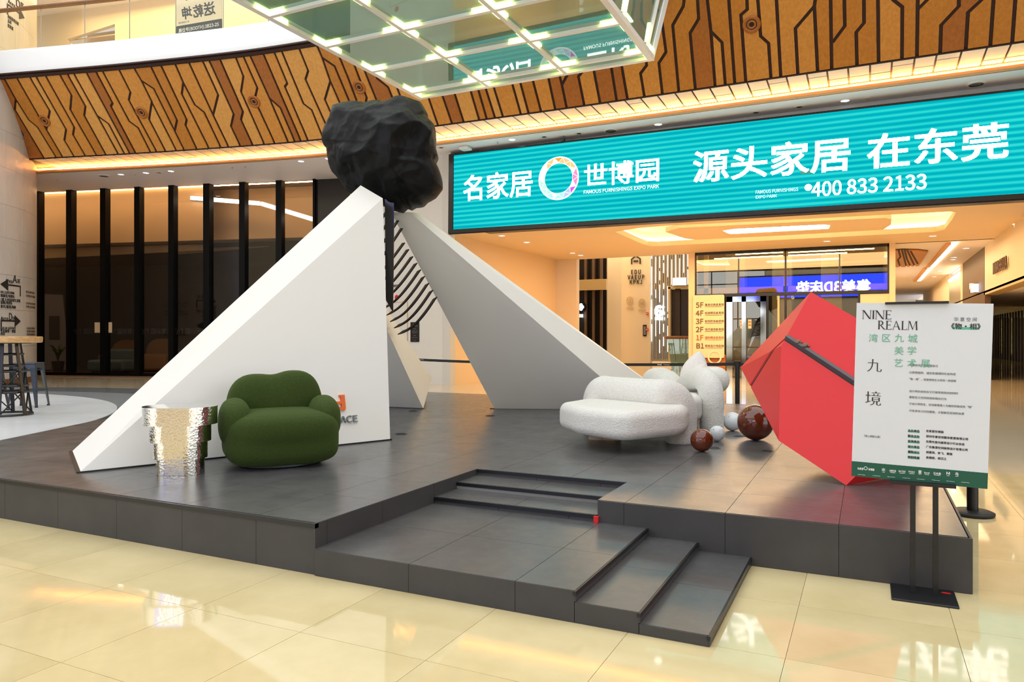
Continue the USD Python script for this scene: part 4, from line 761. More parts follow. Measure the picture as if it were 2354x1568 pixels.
for i, (X0, X1, Y0, z) in enumerate(((-4.8, -.6, 26.0, 4.0), (-2.6, .2, 27.4, 4.25), (-4.5, -1.5, 28.6, 4.4))):
    t = thing('glow_bar', f'long thin warm linear lamp inside the entrance lobby, {["nearest", "middle", "farthest"][i]}', 'lamp', (X0, Y0, z)); part(t, 'tube', box(X0, X1, Y0, Y0 + .07, z, z + .04), 'lamp_warm'); part(t, 'housing', box(X0, X1, Y0 - .01, Y0 + .08, z + .04, z + .08), 'black_metal'); part(t, 'cable', cat_([cyl((x, Y0 + .03, z + .08), (x, Y0 + .03, CZ + .9), .008, 6) for x in (X0 + .3, X1 - .3)]), 'black_metal')
# floor directory board on the left pillar
fd = thing('floor_directory', 'cream floor directory board listing six storeys on the pillar', 'sign', (FX(1632), FY - .2, 0))
bx0, bx1 = FX(1597), FX(1668); oz = FZ(822, 1632); bw = bx1 - bx0; bh = FZ(679, 1632) - oz; fo = np.array([bx0, FY - .2, oz]); e1, e3 = (1, 0, 0), (0, 0, 1)
fdb = part(fd, 'board', plate(sbox(0, 0, bw, bh).buffer(-.05).buffer(.05), fo, e1, e3, .06), 'wall_peach'); part(fd, 'post', box(bx0 + .25, bx1 + .02, FY - .18, FY - .08, 0, oz + .1), 'wood_c')
part(fd, 'medallion', plate(Point(bw * .70, .02).buffer(.22).difference(Point(bw * .70, .02).buffer(.17)), fo + (0, -.062, 0), e1, e3, .02), 'wall_beige')
for i, (s, tx) in enumerate((('5F', '集美经典家具馆'), ('4F', '经典精品家具馆'), ('3F', '新锐软体家居馆'), ('2F', '现代潮流家具馆'), ('1F', '国际精品家具馆'), ('B1', '软装设计饰品馆'))):
    y = bh - .40 - i * (bh - .62) / 5.3; col = 'wood_c' if s == '1F' else 'ink_brown'
    part(fdb, 'storey_number', plate(text_at(s, .22, x=.09, y=y, grow=.02, px=48), fo + (0, -.062, 0), e1, e3, .008), col); part(fdb, 'storey_text', plate(shapely.union_all([text_at(tx, .085, x=.38, y=y + .05, px=36), sbox(.38, y + .01, .38 + .55, y + .02)]), fo + (0, -.062, 0), e1, e3, .006), col)

# ------------------------------------------------------------------ shop walk to the right of the entrance front
WX = 3.2
struct('ceiling_007', box(.6, WX + .1, 24.3, 70, CZ, CZ + .12), 'white_ceiling', 'white ceiling of the shop walk'); struct('wall_walk_end', box(-2, 12, 70, 70.2, 0, 6), 'wall_beige', 'far end wall of the shop walk')
struct('wall_walk_left', box(FX(2058) - .1, FX(2058), 40, 70, 0, CZ), 'wall_beige', 'left wall of the shop walk')
def YW(px, X=WX): v = ray(px, 700); return float(X * v[1] / v[0])
def RW(pa, pb, z0, z1, d=.15): ya, yb = sorted((YW(pa), YW(pb))); return box(WX, WX + d, ya, yb, z0, z1)
struct('wall_walk_fascia', RW(2354, 2264, 2.64, CZ + .1, .25), 'wall_beige', 'cream shop fascia at the right edge of the picture')
t = thing('shop_lettering', 'raised dark shop name on the cream fascia at the right edge', 'sign', (WX, YW(2305), 3.3))
yl = YW(2288); part(t, 'lettering', plate(affinity.scale(glyphs('MINA BELLA', .42, grow=.01, px=48), .95, 1, origin=(0, 0)), (WX - .035, yl, 3.05), (0, -1, 0), (0, 0, 1), .03), 'ink_brown')
struct('trim_2', RW(2354, 2262, 2.58, 2.66, .35), 'gold_frame', 'dark edge under the cream fascia'); struct('ceiling_008', box(WX, 7.7, 18, 62, 2.66, 2.7), 'white_ceiling', 'shop soffit')
w4 = thing('window_4', 'tall dark glass shopfront recessed under the cream fascia', None, (7.1, 25, 0), kind='structure')
part(w4, 'backing', box(7.6, 7.7, 18, 62, 0, 2.7), 'rubber_black')
for i in range(26):
    y = 40 + i * .85; part(w4, 'mullion', box(7.05, 7.15, y, y + .1, 0, 2.66), 'black_metal')
    part(w4, 'pane', box(7.09, 7.10, y + .1, y + .85, 0, 2.66), 'facade_pane' if i % 4 != 2 else 'mirror_steel')
    if i % 4 == 0: part(w4, 'display_light', box(7.4, 7.45, y + .3, y + .42, .3, 2.4), 'lamp_warm')
struct('wall_walk_shop', cat_([RW(2264, 2213, 0, CZ), box(7.0, 9.0, 17.6, 40, 0, CZ), box(WX, 12, 62, 62.2, 0, CZ)]), 'wood_c' if False else 'ink_brown', 'dull purple-brown shop wall farther along the shop walk')
t = thing('lit_sign', 'white glowing box sign on the brown shop wall', 'sign', (WX - .3, YW(2252), 2.9)); part(t, 'case', box(WX - .24, WX + .01, YW(2250) - .05, YW(2250) + .15, 2.72, 3.03), 'chrome'); part(t, 'face', box(WX - .225, WX - .01, YW(2250) - .07, YW(2250) - .04, 2.74, 3.01), 'sign_light')
dd = thing('door_3', 'dark shop door with a pale glass leaf in the brown wall', None, (WX, YW(2250), 0), kind='structure'); part(dd, 'frame', RW(2262, 2238, 0, 2.4, -.04) if False else box(WX - .04, WX, YW(2262), YW(2238), 0, 2.3), 'black_metal'); part(dd, 'leaf', box(WX - .06, WX - .04, YW(2259), YW(2246), .1, 2.2), 'facade_pane')
struct('wall_walk_mid', cat_([RW(2213, 2182, 0, 2.1), RW(2213, 2208, 0, CZ), RW(2182, 2122, 0, CZ)]), 'wall_beige', 'cream walls of the farther shops')
t = thing('shop_sign', 'long glass shop sign with glowing letters in the shop walk', 'sign', (WX, YW(2196), 3)); part(t, 'panel', RW(2208, 2182, 2.1, 3.9, .05), 'satin_metal'); part(t, 'lettering', box(WX - .06, WX - .02, YW(2207), YW(2184), 2.3, 2.6), 'sign_light'); part(t, 'top_light', box(WX - .04, WX, YW(2208), YW(2182), 3.7, 3.8), 'lamp_warm')
struct('trim_3', box(WX - .05, WX, YW(2178), YW(2163), 0, 2.9), 'ink_brown', 'dark door niche in the farther shops')
for i, (pa, pb) in enumerate((((2196, 556), (2143, 612)), ((2139, 614), (2112, 645)))):
    a, b = PZ(*pa, CZ), PZ(*pb, CZ); t = thing('cove_lamp', f'bright warm ceiling light line along the shop walk, {["nearer", "farther"][i]} length', 'ceiling lamp', a)
    part(t, 'strip', bar(a + Up * -.02, b + Up * -.02, .16, .03), 'lamp_warm'); part(t, 'edge', bar(a + np.array([-.16, 0, -.03]), b + np.array([-.16, 0, -.03]), .12, .06), 'cove_lip')
for i, (x, y) in enumerate(((2221, 571), (2193, 592), (2190, 597), (2161, 623), (2148, 636))): dup(protos[1], PZ(x, y, CZ), f'lit downlight in the white shop walk ceiling, {ordn(i)} from the near end', 'downlight', 'downlights in the shop walk')
ov = thing('timber_ceiling_panel', 'curved timber ceiling panel with dark grooves over the shop walk', 'ceiling panel', PZ(2095, 595, CZ - .05))
og = Polygon([tuple(PZ(x, y, CZ - .05)[:2]) for x, y in [(2050, 577), (2075, 575), (2110, 576), (2133, 579), (2122, 596), (2112, 611), (2085, 613), (2050, 614)]])
gl = [LineString([tuple(PZ(x, y, CZ - .05)[:2]) for x, y in l]) for l in ([(2066, 575), (2070, 590), (2064, 597), (2070, 614)], [(2074, 575), (2084, 614)], [(2080, 575), (2085, 595), (2094, 614)], [(2086, 575), (2104, 614)], [(2093, 576), (2110, 606)])]
for p in polys(og.difference(shapely.union_all([l.buffer(.03) for l in gl]))): part(ov, 'board', prism(p, CZ - .06, CZ - .02), 'wood_a')
part(ov, 'backing', prism(og, CZ - .02, CZ + .0), 'groove')

# ------------------------------------------------------------------ hanging frame of mirror glass with lime light strips
HZ = 6.6
hb = thing('hanging_light_frame', 'white hanging frame of green mirror glass panes with glowing lime corner strips', 'hanging lamp', (-6.3, 10.8, HZ))
HXs = [PZ(955, 218, HZ)[0], PZ(1118, 194, HZ)[0], PZ(1302, 168, HZ)[0], PZ(1500, 140, HZ)[0]]; HYs = [7.75, 9.15, 10.55, 11.93, 13.35, 13.72]
for i, X in enumerate(HXs): w = .055 if i in (0, 3) else .04; part(hb, 'bar', box(X - w, X + w, HYs[0] - .05, HYs[-1] + .05, HZ - .03, HZ + .07), 'frame_white')
for j, Y in enumerate(HYs): w = .05 if j in (0, 5) else .04; part(hb, 'bar', box(HXs[0] - .05, HXs[3] + .05, Y - w, Y + w, HZ - .028, HZ + .065), 'frame_white')
for i in range(3):
    for j in range(5): part(hb, 'pane', box(HXs[i] + .04, HXs[i + 1] - .04, HYs[j] + .04, HYs[j + 1] - .04, HZ + .03, HZ + .045), 'ceiling_glass')
for i, X in enumerate(HXs):
    for j, Y in enumerate(HYs[:5]):
        s = []
        for sx in (-1, 1):
            if (i == 0 and sx < 0) or (i == 3 and sx > 0): continue
            for sy in (-1, 1):
                if (j == 0 and sy < 0): continue
                l = .30 if not (j == 4 and sy > 0) else .22
                s += [box(X + sx * .07, X + sx * (.07 + l), Y + sy * .055, Y + sy * .08, HZ + .0, HZ + .025), box(X + sx * .06, X + sx * .085, Y + sy * .06, Y + sy * (.06 + l), HZ + .0, HZ + .025)]
        part(hb, 'light_strip', cat_(s), 'led_lime')
tops = [(HXs[0] - .25, HYs[0] - .35), (HXs[3] + .22, HYs[0] - .35), (HXs[3] + .22, HYs[-1] + .36), (HXs[0] - .25, HYs[-1] + .36)]; bots = [(HXs[0], HYs[0]), (HXs[3], HYs[0]), (HXs[3], HYs[-1]), (HXs[0], HYs[-1])]; TZ = 7.95
for (a, b), (c, d) in zip(tops, bots): part(hb, 'corner_strut', bar((c, d, HZ), (a, b, TZ), .09, .09), 'frame_white')
for k in range(4): part(hb, 'top_bar', bar((*tops[k], TZ), (*tops[(k + 1) % 4], TZ), .09, .09), 'frame_white')
for Y in HYs[1:5]: part(hb, 'side_strut', bar((HXs[3], Y, HZ), (HXs[3] + .22, Y + (Y - 10.7) * .1, TZ), .06, .07), 'frame_white')
for Y0, Y1 in zip(HYs, HYs[1:]): part(hb, 'side_pane', hull([(HXs[3] + .02, Y0 + .05, HZ + .1), (HXs[3] + .02, Y1 - .05, HZ + .1), (HXs[3] + .20, Y0 + (Y0 - 10.7) * .1 + .05, TZ - .06), (HXs[3] + .20, Y1 + (Y1 - 10.7) * .1 - .05, TZ - .06), (HXs[3] + .03, Y0 + .05, HZ + .1), (HXs[3] + .21, Y1 + (Y1 - 10.7) * .1 - .05, TZ - .06)]), 'ceiling_glass')
for Y in HYs[2:5]: part(hb, 'side_light', cat_([bar((HXs[3] + .05, Y - .06, HZ + .16), (HXs[3] + .10, Y - .06, HZ + .5), .025, .03), bar((HXs[3] + .05, Y + .06, HZ + .16), (HXs[3] + .05, Y + .4, HZ + .16), .03, .025)]), 'led_lime')
part(hb, 'cable', cat_([cyl((a, b, TZ), (a, b, 12.8), .012, 6) for a, b in tops]), 'satin_metal')

# ------------------------------------------------------------------ enclosing walls of the atrium (out of the picture)
struct('wall_front', cat_([box(-34, -21, -10.2, -10, 0, 12.5), box(-21, -7, -10.2, -10, 8.2, 12.5), box(-7, 12, -10.2, -10, 0, 12.5)]), 'wall_beige', 'wall behind the viewer with a tall added daylight opening')
w5 = thing('added_window_5', 'tall added daylight opening with mullions, unseen behind the viewer', None, (-14, -10.1, 0), kind='structure')  # unseen opening, added so cool sky light reaches the right wedge
for i in range(8): part(w5, 'mullion', box(-21 + 2 * i - .04, -21 + 2 * i + .04, -10.15, -10.05, 0, 8.2), 'gunmetal')
for z in (2.7, 5.4, 8.16): part(w5, 'transom', box(-21, -7, -10.14, -10.06, z - .04, z + .04), 'gunmetal'); struct('wall_right', cat_([box(9, 9.2, 7, 17.6, 0, 12.5), box(9, 9.2, -10, 7, 7.0, 12.5)]), 'wall_beige', 'right wall of the hall with an added daylight opening')
w6 = thing('added_window_6', 'tall added daylight opening with mullions, unseen in the right hall wall', None, (9.1, -1.5, 0), kind='structure')  # added out of view to let sky light onto the near wedge face
for i in range(9): part(w6, 'mullion', box(9.05, 9.15, -9.9 + 2.1 * i - .04, -9.9 + 2.1 * i + .04, 0, 7.0), 'gunmetal')
for z in (2.7, 5.2): part(w6, 'transom', box(9.06, 9.14, -10, 7, z - .04, z + .04), 'gunmetal'); struct('wall_far_left', box(-34.2, -34, -10, 13, 0, 12.5), 'wall_beige', 'far left wall of the hall')
sb = thing('blue_screen', 'blue lit advertising screen with yellow lettering on the wall behind the viewer', 'screen', (0, -9.9, 4.5)); part(sb, 'case', box(-9.0, 1.7, -9.98, -9.92, 4.15, 5.95), 'black_metal'); part(sb, 'display', box(-8.9, 1.6, -9.93, -9.9, 4.25, 5.85), 'screen_blue')
part(sb, 'lettering', plate(text_at('集美3D床垫', .95, cx=0, y=0, grow=.03), (-2.3, -9.9, 4.62), (-1, 0, 0), (0, 0, 1), .02), 'screen_blue_text')

# ================================================================== ON THE PLATFORM
# ------------------------------------------------------------------ three white leaning wedges carrying the black rock
A, B, C, D = PZ(181, 1088, DZ), PZ(163, 1040, DZ), PZ(897, 1012, DZ), np.array([-5.3, 6.35, DZ])
w1 = thing('white_wedge', 'nearest white wedge under the black rock, with raised lettering behind the green armchair', 'sculpture', (*((A + C) / 2)[:2], DZ))
T1, T2 = PD(829, 426, 7.75), PD(880, 456, 7.75)
w1b = part(w1, 'body', hull([A, B, C, D, T1, T2, T2 + (-.25, .35, 0)]), 'white_paint')
fu = C - A; fu[2] = 0; fu /= np.linalg.norm(fu); fn = np.cross(C - A, T2 - A); fn /= np.linalg.norm(fn)
if fn @ (EYEP - A) < 0: fn = -fn
fvv = np.cross(fn, fu); fvv = fvv if fvv[2] > 0 else -fvv
def WF(px, py): p = PL(px, py, A, fn); return p, float((p - A) @ fu), float((p - A) @ fvv)
base_e = hull([A + Up * .0, B, C, D, A + Up * .012, B + Up * .012, C + Up * .012, D + Up * .012]); c0 = (A + B + C + D) / 4
bb = np.array(base_e.vertices); bb[:, :2] = c0[:2] + (bb[:, :2] - c0[:2]) * 1.012; part(w1, 'base_plate', trimesh.Trimesh(bb, base_e.faces, process=False), 'black_trim')
_, s0, t0 = WF(768, 974); _, s1, _ = WF(821, 970); _, _, t1 = WF(790, 957)
g = glyphs('SPACE', 1.0, grow=.012, px=72); gx4 = g.bounds[2] - glyphs('S', 1.0, px=72).bounds[2] * 1.08; k = (s1 - s0) / gx4; g = affinity.affine_transform(g, [k, 0, 0, (t1 - t0) / .74, s1 - g.bounds[2] * k, t0])
part(w1b, 'lettering', plate(g, A, fu, fvv, .018), 'ink_grey', label='raised dark grey letters')
_, e0, f0 = WF(766, 945); _, e1_, f1 = WF(790, 908); ew, eh = e1_ - e0, f1 - f0; h2 = eh
W1 = lambda a, b, c, d: sbox(e1_ - a * ew, f0 + c * eh, e1_ - b * ew, f0 + d * eh)
em = shapely.union_all([W1(.32, 0, .08, 1), W1(.46, 0, .88, 1), W1(.50, .04, 0, .12), W1(.50, .34, .0, .22), W1(2.0, .1, .42, .58), W1(2.1, 1.78, .08, 1), W1(2.2, 1.66, .88, 1), W1(2.2, 1.66, 0, .12)])
M_or = pbr('ink_orange', (.85, .16, .015), .45)
part(w1b, 'emblem', plate(em, A, fu, fvv, .02), 'ink_orange', label='raised orange emblem')

BL, BR1, BR2 = PZ(1137, 940, DZ), PZ(1467, 941, DZ), PZ(1560, 928, DZ); BB = BL + (BR2 - BR1) * .55 + np.array([.5, .2, 0])
w2_ = thing('white_wedge', 'right white wedge running down from the black rock behind the white sofa', 'sculpture', (*BR1[:2], DZ)); U1, U2, U3 = PD(899, 488, 8.45), PD(942, 488, 8.45), PD(962, 490, 8.7)
part(w2_, 'body', hull([BL, BR1, BR2, BB, U1, U2, U3]), 'white_paint'); part(w2_, 'base_plate', hull([q + o for q in (BL + (-.06, -.03, 0), BR1, BR2, BB) for o in (0 * Up, .01 * Up)]), 'black_trim')
R1, R2_ = PZ(973, 940, DZ), PZ(978, 921, DZ); R3 = PD(992, 869, 11.35); Z1 = PZ(895, 937, DZ) + (-1.0, 0, 0); Z2 = Z1 + (-.3, 1.2, 0)
w3_ = thing('white_wedge', 'small white wedge in the gap between the two big wedges, behind black ribs', 'sculpture', (*R1[:2], DZ)); V1, V2 = PD(858, 640, 9.2), PD(868, 655, 9.0)
ap1, ap2 = PD(845, 560, 8.9), PD(852, 600, 8.7)
LR = lambda p, q, y: p[0] + (q[0] - p[0]) * (y - p[1]) / (q[1] - p[1])
t1_, t2_ = PD(LR((992, 869), (895, 735), 575), 575, 8.9), PD(LR((973, 940), (895, 770), 600), 600, 8.6)
part(w3_, 'body', hull([R1, R2_, R3, Z1, Z2, t1_, t2_, t2_ + (-.1, .2, -.05)]), 'white_paint'); part(w3_, 'base_plate', hull([q + o for q in (R1 + (.03, -.02, 0), R2_, Z1, Z2) for o in (0 * Up, .01 * Up)]), 'black_trim')

# black rock
SIL = np.array([(70, 520), (95, 430), (160, 320), (200, 140), (330, 110), (500, 95), (630, 125), (720, 100), (830, 98), (885, 155), (960, 140), (1050, 75), (1220, 85), (1340, 105), (1415, 240), (1410, 290), (1500, 380), (1525, 580), (1520, 680), (1555, 800), (1515, 870),
    (1560, 960), (1610, 1130), (1610, 1200), (1520, 1310), (1410, 1360), (1350, 1410), (1250, 1415), (1195, 1455), (1140, 1430), (1080, 1490), (960, 1465), (930, 1435), (850, 1420), (700, 1330), (540, 1290), (370, 1240), (340, 1180), (280, 1080), (200, 920), (185, 800), (175, 720), (90, 650)], float)
sil = (SIL / 5.6 + (730, 220) - (880, 362)) * (1, -1); ZR = 8.25; sil *= ZR / FPX
ang = np.arctan2(sil[:, 1], sil[:, 0]); o_ = np.argsort(ang); ang, rad = ang[o_], np.hypot(*sil.T)[o_]; rsm = np.convolve(np.r_[rad[-4:], rad, rad[:4]], np.ones(9) / 9, 'valid'); ang = np.r_[ang[-1] - 2 * np.pi, ang, ang[0] + 2 * np.pi]; rad = np.r_[rad[-1], rad, rad[0]]; rsm = np.r_[rsm[-1], rsm, rsm[0]]
rk = trimesh.creation.icosphere(6); d = np.array(rk.vertices); th = np.arctan2(d[:, 1], d[:, 0]); rho = np.clip(np.hypot(d[:, 0], d[:, 1]), 0, 1)
rr = np.interp(th, ang, rad); rs_ = np.interp(th, ang, rsm); w_ = rho ** 6
rr = rs_ * (1 - w_) + rr * w_; base = .60 * (1 - rho ** 1.3) + rr * rho ** 1.3
wp = d + .35 * np.stack([meshkit.noise(d * 1.7 + o, 2) - .5 for o in (3.1, 7.7, 11.3)], -1)
rid = lambda f, sd_: 1 - np.abs(2 * meshkit.noise(wp * f + 20, sd_) - 1)
pl_n = cell = np.array([(math.sin(i * 12.9 + 1) * 43758.5 % 1, math.sin(i * 78.2 + 2) * 23421.6 % 1, math.sin(i * 37.7 + 3) * 91317.3 % 1) for i in range(44)]) * 2 - 1; cell = cell / np.linalg.norm(cell, axis=1)[:, None]
hgt = .80 + .16 * np.array([math.sin(i * 5.3) * 9173.7 % 1 for i in range(44)]); wd_ = d + .10 * np.stack([meshkit.noise(d * 2.6 + o, 2) - .5 for o in (3.1, 7.7, 11.3)], -1)
cut = np.where(wd_ @ cell.T > .15, hgt / np.maximum(wd_ @ cell.T, .15), 9).min(1); base = base * np.clip(cut, .75, 1.03) / .93
nz = .07 * (rid(1.7, 5) - .6) + .018 * (rid(5.0, 9) - .6) + .012 * (meshkit.noise(d * 12 + 9, 12) - .5)
base = (base + nz) * (1 - w_ * .9) + rr * w_ * .9
P_ = PD(880, 362, ZR) + (d[:, :1] * base[:, None]) * Rt + (d[:, 1:2] * base[:, None]) * Up + (d[:, 2:] * base[:, None]) * (-Fw)
single('black_rock', trimesh.Trimesh(P_, rk.faces, process=False), 'rock_black', 'large craggy matt black rock held up where the white wedges meet', 'rock sculpture', smooth=35)

# black spine and hanging ribs
sx_ = thing('rib_sculpture', 'black upright blade with thirteen curved black ribs strung between the white wedges', 'sculpture', (*PD(903, 717, 8.0)[:2], 0.9))
sp = [PD(x, y, 8.05) for x, y in ((884, 440), (906, 440), (903, 512), (903, 718), (887, 690))]; sp2 = [p + Fw * .03 for p in sp]
part(sx_, 'spine', hull(sp + sp2), 'spine_black')
RT_ = [(128, 140), (165, 192), (203, 250), (235, 318), (253, 443), (288, 500), (322, 562), (356, 620), (387, 678), (420, 735), (455, 795), (489, 855), (523, 915)]
for i, (x, y) in enumerate(RT_):
    k = i - 12; x1, y1 = 225 + 32.5 * k, 1212 + 55 * k; f = max(0, 1 + k / 14)
    a = np.array([860 + x / 3.733, 440 + y / 3.733]); b = np.array([860 + x1 / 3.733, 440 + y1 / 3.733]); m1 = a + (b - a) * .45 + np.array([7 * f + 1, 9 * f]); m2 = a + (b - a) * .80 + np.array([9 * f + 2, 9 * f + 1])
    tt = np.linspace(0, 1, 22)[:, None]; za, zb_ = 8.35 + .07 * i, 8.55 + .09 * i
    cp4 = a * (1 - tt) ** 3 + 3 * m1 * tt * (1 - tt) ** 2 + 3 * m2 * tt ** 2 * (1 - tt) + b * tt ** 3
    zz_ = (za + (zb_ - za) * tt - .35 * np.sin(np.pi * tt) * f)[:, 0]; pts = np.array([PD(u, v, z) for (u, v), z in zip(cp4, zz_)])
    w = .036 + .008 * np.abs(np.linspace(-1, 1, 22)); wdir = (Rt * .8 - Fw * .6) * 1.0; rows = []
    tg = np.gradient(pts, axis=0); tg /= np.linalg.norm(tg, axis=1)[:, None]
    for p, t_, ww in zip(pts, tg, w):
        s_ = np.cross(t_, Fw); s_ /= np.linalg.norm(s_); s2 = np.cross(t_, s_); sd_ = s_ * .45 + s2 * .9; n_ = np.cross(t_, sd_); n_ /= np.linalg.norm(n_); sd_ /= np.linalg.norm(sd_)
        rows.append([p + sd_ * ww + n_ * .005, p + sd_ * ww - n_ * .005, p - sd_ * ww - n_ * .005, p - sd_ * ww + n_ * .005])
    m = strip(rows, closed=True); caps = [trimesh.Trimesh(rows[e], [(0, 1, 2), (0, 2, 3)], process=False) for e in (0, -1)]
    part(sx_, 'rib', cat_([m] + caps), 'rib_black')

# ------------------------------------------------------------------ green armchair
def placed(m, deg, at): return rotz(m, deg, at)
CH, CA = (-4.275, 4.52, DZ), 52
ch = thing('armchair', 'rounded green wool armchair with a heart-shaped back, in front of the white wedge', 'armchair', CH)
def pc(m): m = m.copy(); m.apply_scale(.95); return placed(m, CA, CH)
body = nets(lambda p: smin(sd_ell(p, (0, .0, .235), (.455, .41, .225), 4.2), sd_ell(p, (0, -.06, .33), (.34, .35, .118), 2.8), .05), (-.6, -.55, -.02), (.6, .55, .62), .022)
part(ch, 'seat', pc(body), 'green_wool', True)
for s in (-1, 1): part(ch, 'armrest', pc(nets(lambda p: smin(sd_ell(p, (s * .365, -.10, .37), (.108, .20, .165), 2.4), sd_ell(p, (s * .365, .12, .35), (.112, .24, .19), 2.4), .10), (-.65, -.5, .05), (.65, .5, .75), .022)), 'green_wool', True)
part(ch, 'backrest', pc(nets(lambda p: smin(smin(sd_ell(p, (-.16, .26, .525), (.225, .145, .225), 2.4), sd_ell(p, (.15, .26, .545), (.225, .145, .23), 2.4), .05), sd_ell(p, (0, .25, .38), (.37, .15, .25), 2.6), .08), (-.6, -.1, .05), (.6, .6, .9), .022)), 'green_wool', True)
part(ch, 'plinth', pc(trimesh.Trimesh(*(lambda m: (m.vertices * (1.2, 1.0, 1) , m.faces))(lathe([(0, 0.0), (.27, .0), (.285, .008), (.285, .022), (0, .022)], 48)), process=False)), 'gunmetal', smooth=40)

# ------------------------------------------------------------------ hammered side table in four tiers
TB, TA = np.array([-4.62, 3.85, DZ]), 28
tb = thing('side_table', 'hammered silver metal side table of four stepped tiers, left of the green armchair', 'side table', TB)
def stadium(w, d): return LineString([(-(w - d) / 2, 0), ((w - d) / 2, 0)]).buffer(d / 2, 32)
zt_ = [0, .118, .243, .37, .50]; tw = [.345, .385, .435, .525]
for i in range(4):
    g = stadium(tw[i], .23 + .05 * i); lx = (.0, .0, .0, -.0)[i]
    m = prism(g, zt_[i] + .001, zt_[i + 1]); part(tb, 'tier', rotz(m, TA, TB), 'hammered', smooth=40)
part(tb, 'tabletop', rotz(prism(stadium(.53, .385), .496, .503), TA, TB), 'mirror_steel', label='smooth mirror top')

# ------------------------------------------------------------------ white boucle sofa modules
def rounded(poly, z0, z1, r, k=7):
    """A cushion slab: a plan outline with rolled edges."""
    rows = []
    c = [(-r * (1 - math.sin(a)), z0 + r * (1 - math.cos(a))) for a in np.linspace(0, math.pi / 2, k)] + [(-r * (1 - math.cos(a)), z1 - r * (1 - math.sin(a))) for a in np.linspace(0, math.pi / 2, k)]
    p0 = Polygon(poly).buffer(-r * 1.3).buffer(r * 1.3); L_ = None
    for off, z in c:
        e = p0.buffer(off).exterior; n = 72; cen = p0.centroid
        ring_ = []
        for i in range(n):
            a = 2 * math.pi * i / n; lr = LineString([(cen.x, cen.y), (cen.x + 9 * math.cos(a), cen.y + 9 * math.sin(a))]).intersection(e); q = lr if lr.geom_type == 'Point' else lr.geoms[0]; ring_.append((q.x, q.y, z))
        rows.append(ring_)
    m = strip(rows, closed=True); V = list(m.vertices); F2 = list(m.faces); N = 72; a_, b_ = len(V), len(V) + 1; cen = p0.centroid
    V += [(cen.x, cen.y, z0 - .0), (cen.x, cen.y, z1 + .012)]; L_ = (len(rows) - 1) * N
    for i in range(N): F2 += [(a_, (i + 1) % N, i), (b_, L_ + i, L_ + (i + 1) % N)]
    m = trimesh.Trimesh(V, F2, process=False); m.fix_normals(); return m
def puff(m, amp, sc):
    n = m.vertex_normals; return trimesh.Trimesh(m.vertices + n * ((meshkit.fbm(np.array(m.vertices) * sc, 3, 4) - .5) * amp)[:, None], m.faces, process=False)
def chain(pts, r, res=.022):
    pts = np.asarray(pts, float); pts = pts[np.r_[True, np.linalg.norm(np.diff(pts, axis=0), axis=1) > 1e-4]]
    def f(p):
        dd = sd_cap(p, pts[0], pts[1], r)
        for a, b in zip(pts[1:], pts[2:]): dd = smin(dd, sd_cap(p, a, b, r), .02)
        return dd
    m = nets(f, pts.min(0) - r - .05, pts.max(0) + r + .05, res); v = np.array(m.vertices); v[:, 2] = np.maximum(v[:, 2], DZ + .001); return trimesh.Trimesh(v, m.faces, process=False)
def bez(P, n=10):
    P = np.asarray(P, float); t = np.linspace(0, 1, n)[:, None]; return P[0] * (1 - t) ** 2 + 2 * P[1] * t * (1 - t) + P[2] * t ** 2
sA = thing('sofa', 'white boucle sofa seat with a low arched tube back, nearest module of the group', 'sofa', (-2.0, 6.6, DZ), 'white boucle sofa modules')
part(sA, 'seat', rounded([(-2.71, 6.63), (-2.40, 6.26), (-1.97, 6.03), (-1.82, 6.05), (-1.48, 6.62), (-1.52, 7.0), (-2.38, 7.35), (-2.65, 7.2)], DZ + .125, DZ + .385, .085), 'boucle', True)
ft = PZ(1565, 1018, DZ); hz = DZ + .46
lp = PD(1392, 905, 7.62); rp = PD(1520, 905, 7.02)
lp[2] = rp[2] = hz
ftc = np.array([ft[0], ft[1], DZ + .05])
arch = np.vstack([[(lp[0] - .10, lp[1] + .02, DZ + .1)], bez([(lp[0] - .10, lp[1] + .02, hz - .22), (lp[0] - .10, lp[1] + .02, hz), lp], 6), bez([rp, (ftc[0], ftc[1], hz + .0), (ftc[0], ftc[1], hz - .22)], 9), [ftc]])
part(sA, 'arched_back', chain(arch, .150), 'boucle', True)
c = PZ(1365, 1008, DZ); part(sA, 'leg', lathe([(0, .0), (.10, 0), (.105, .13), (0, .13)], 24, (c[0] + .05, c[1], DZ)), 'pale_wood', smooth=40); part(sA, 'leg', lathe([(0, .0), (.10, 0), (.105, .13), (0, .13)], 24, (-2.3, 7.0, DZ)), 'pale_wood', smooth=40)
sB = thing('sofa', 'middle white boucle sofa module with a curved tube arm, beside the grey balls', 'sofa', (-1.75, 7.9, DZ), 'white boucle sofa modules')
part(sB, 'seat', rounded([(-2.45, 7.60), (-1.95, 7.45), (-1.64, 7.52), (-1.57, 7.8), (-1.66, 8.3), (-2.3, 8.55), (-2.6, 8.2)], DZ + .12, DZ + .40, .085), 'boucle', True)
f2 = PZ(1636, 991, DZ); f2 = np.array([f2[0], f2[1], DZ + .05])
part(sB, 'curved_arm', chain(np.vstack([[f2], bez([f2 + Up * .24, f2 + Up * .54, f2 + (-.20, .26, .50)], 9), bez([f2 + (-.20, .26, .50), f2 + (-.36, .5, .46), f2 + (-.45, .62, .30)], 5)]), .128), 'boucle', True)
bt0, bt1 = PD(1645, 874, 8.6), PD(1600, 872, 9.05)
part(sB, 'backrest', chain(np.vstack([bt0, bt1, bt1 + (-.10, .05, -.1), bt1 + (-.12, .05, -.42)]), .160), 'boucle', True)
part(sB, 'leg', lathe([(0, .0), (.10, 0), (.105, .13), (0, .13)], 24, (-1.85, 7.75, DZ)), 'pale_wood', smooth=40)
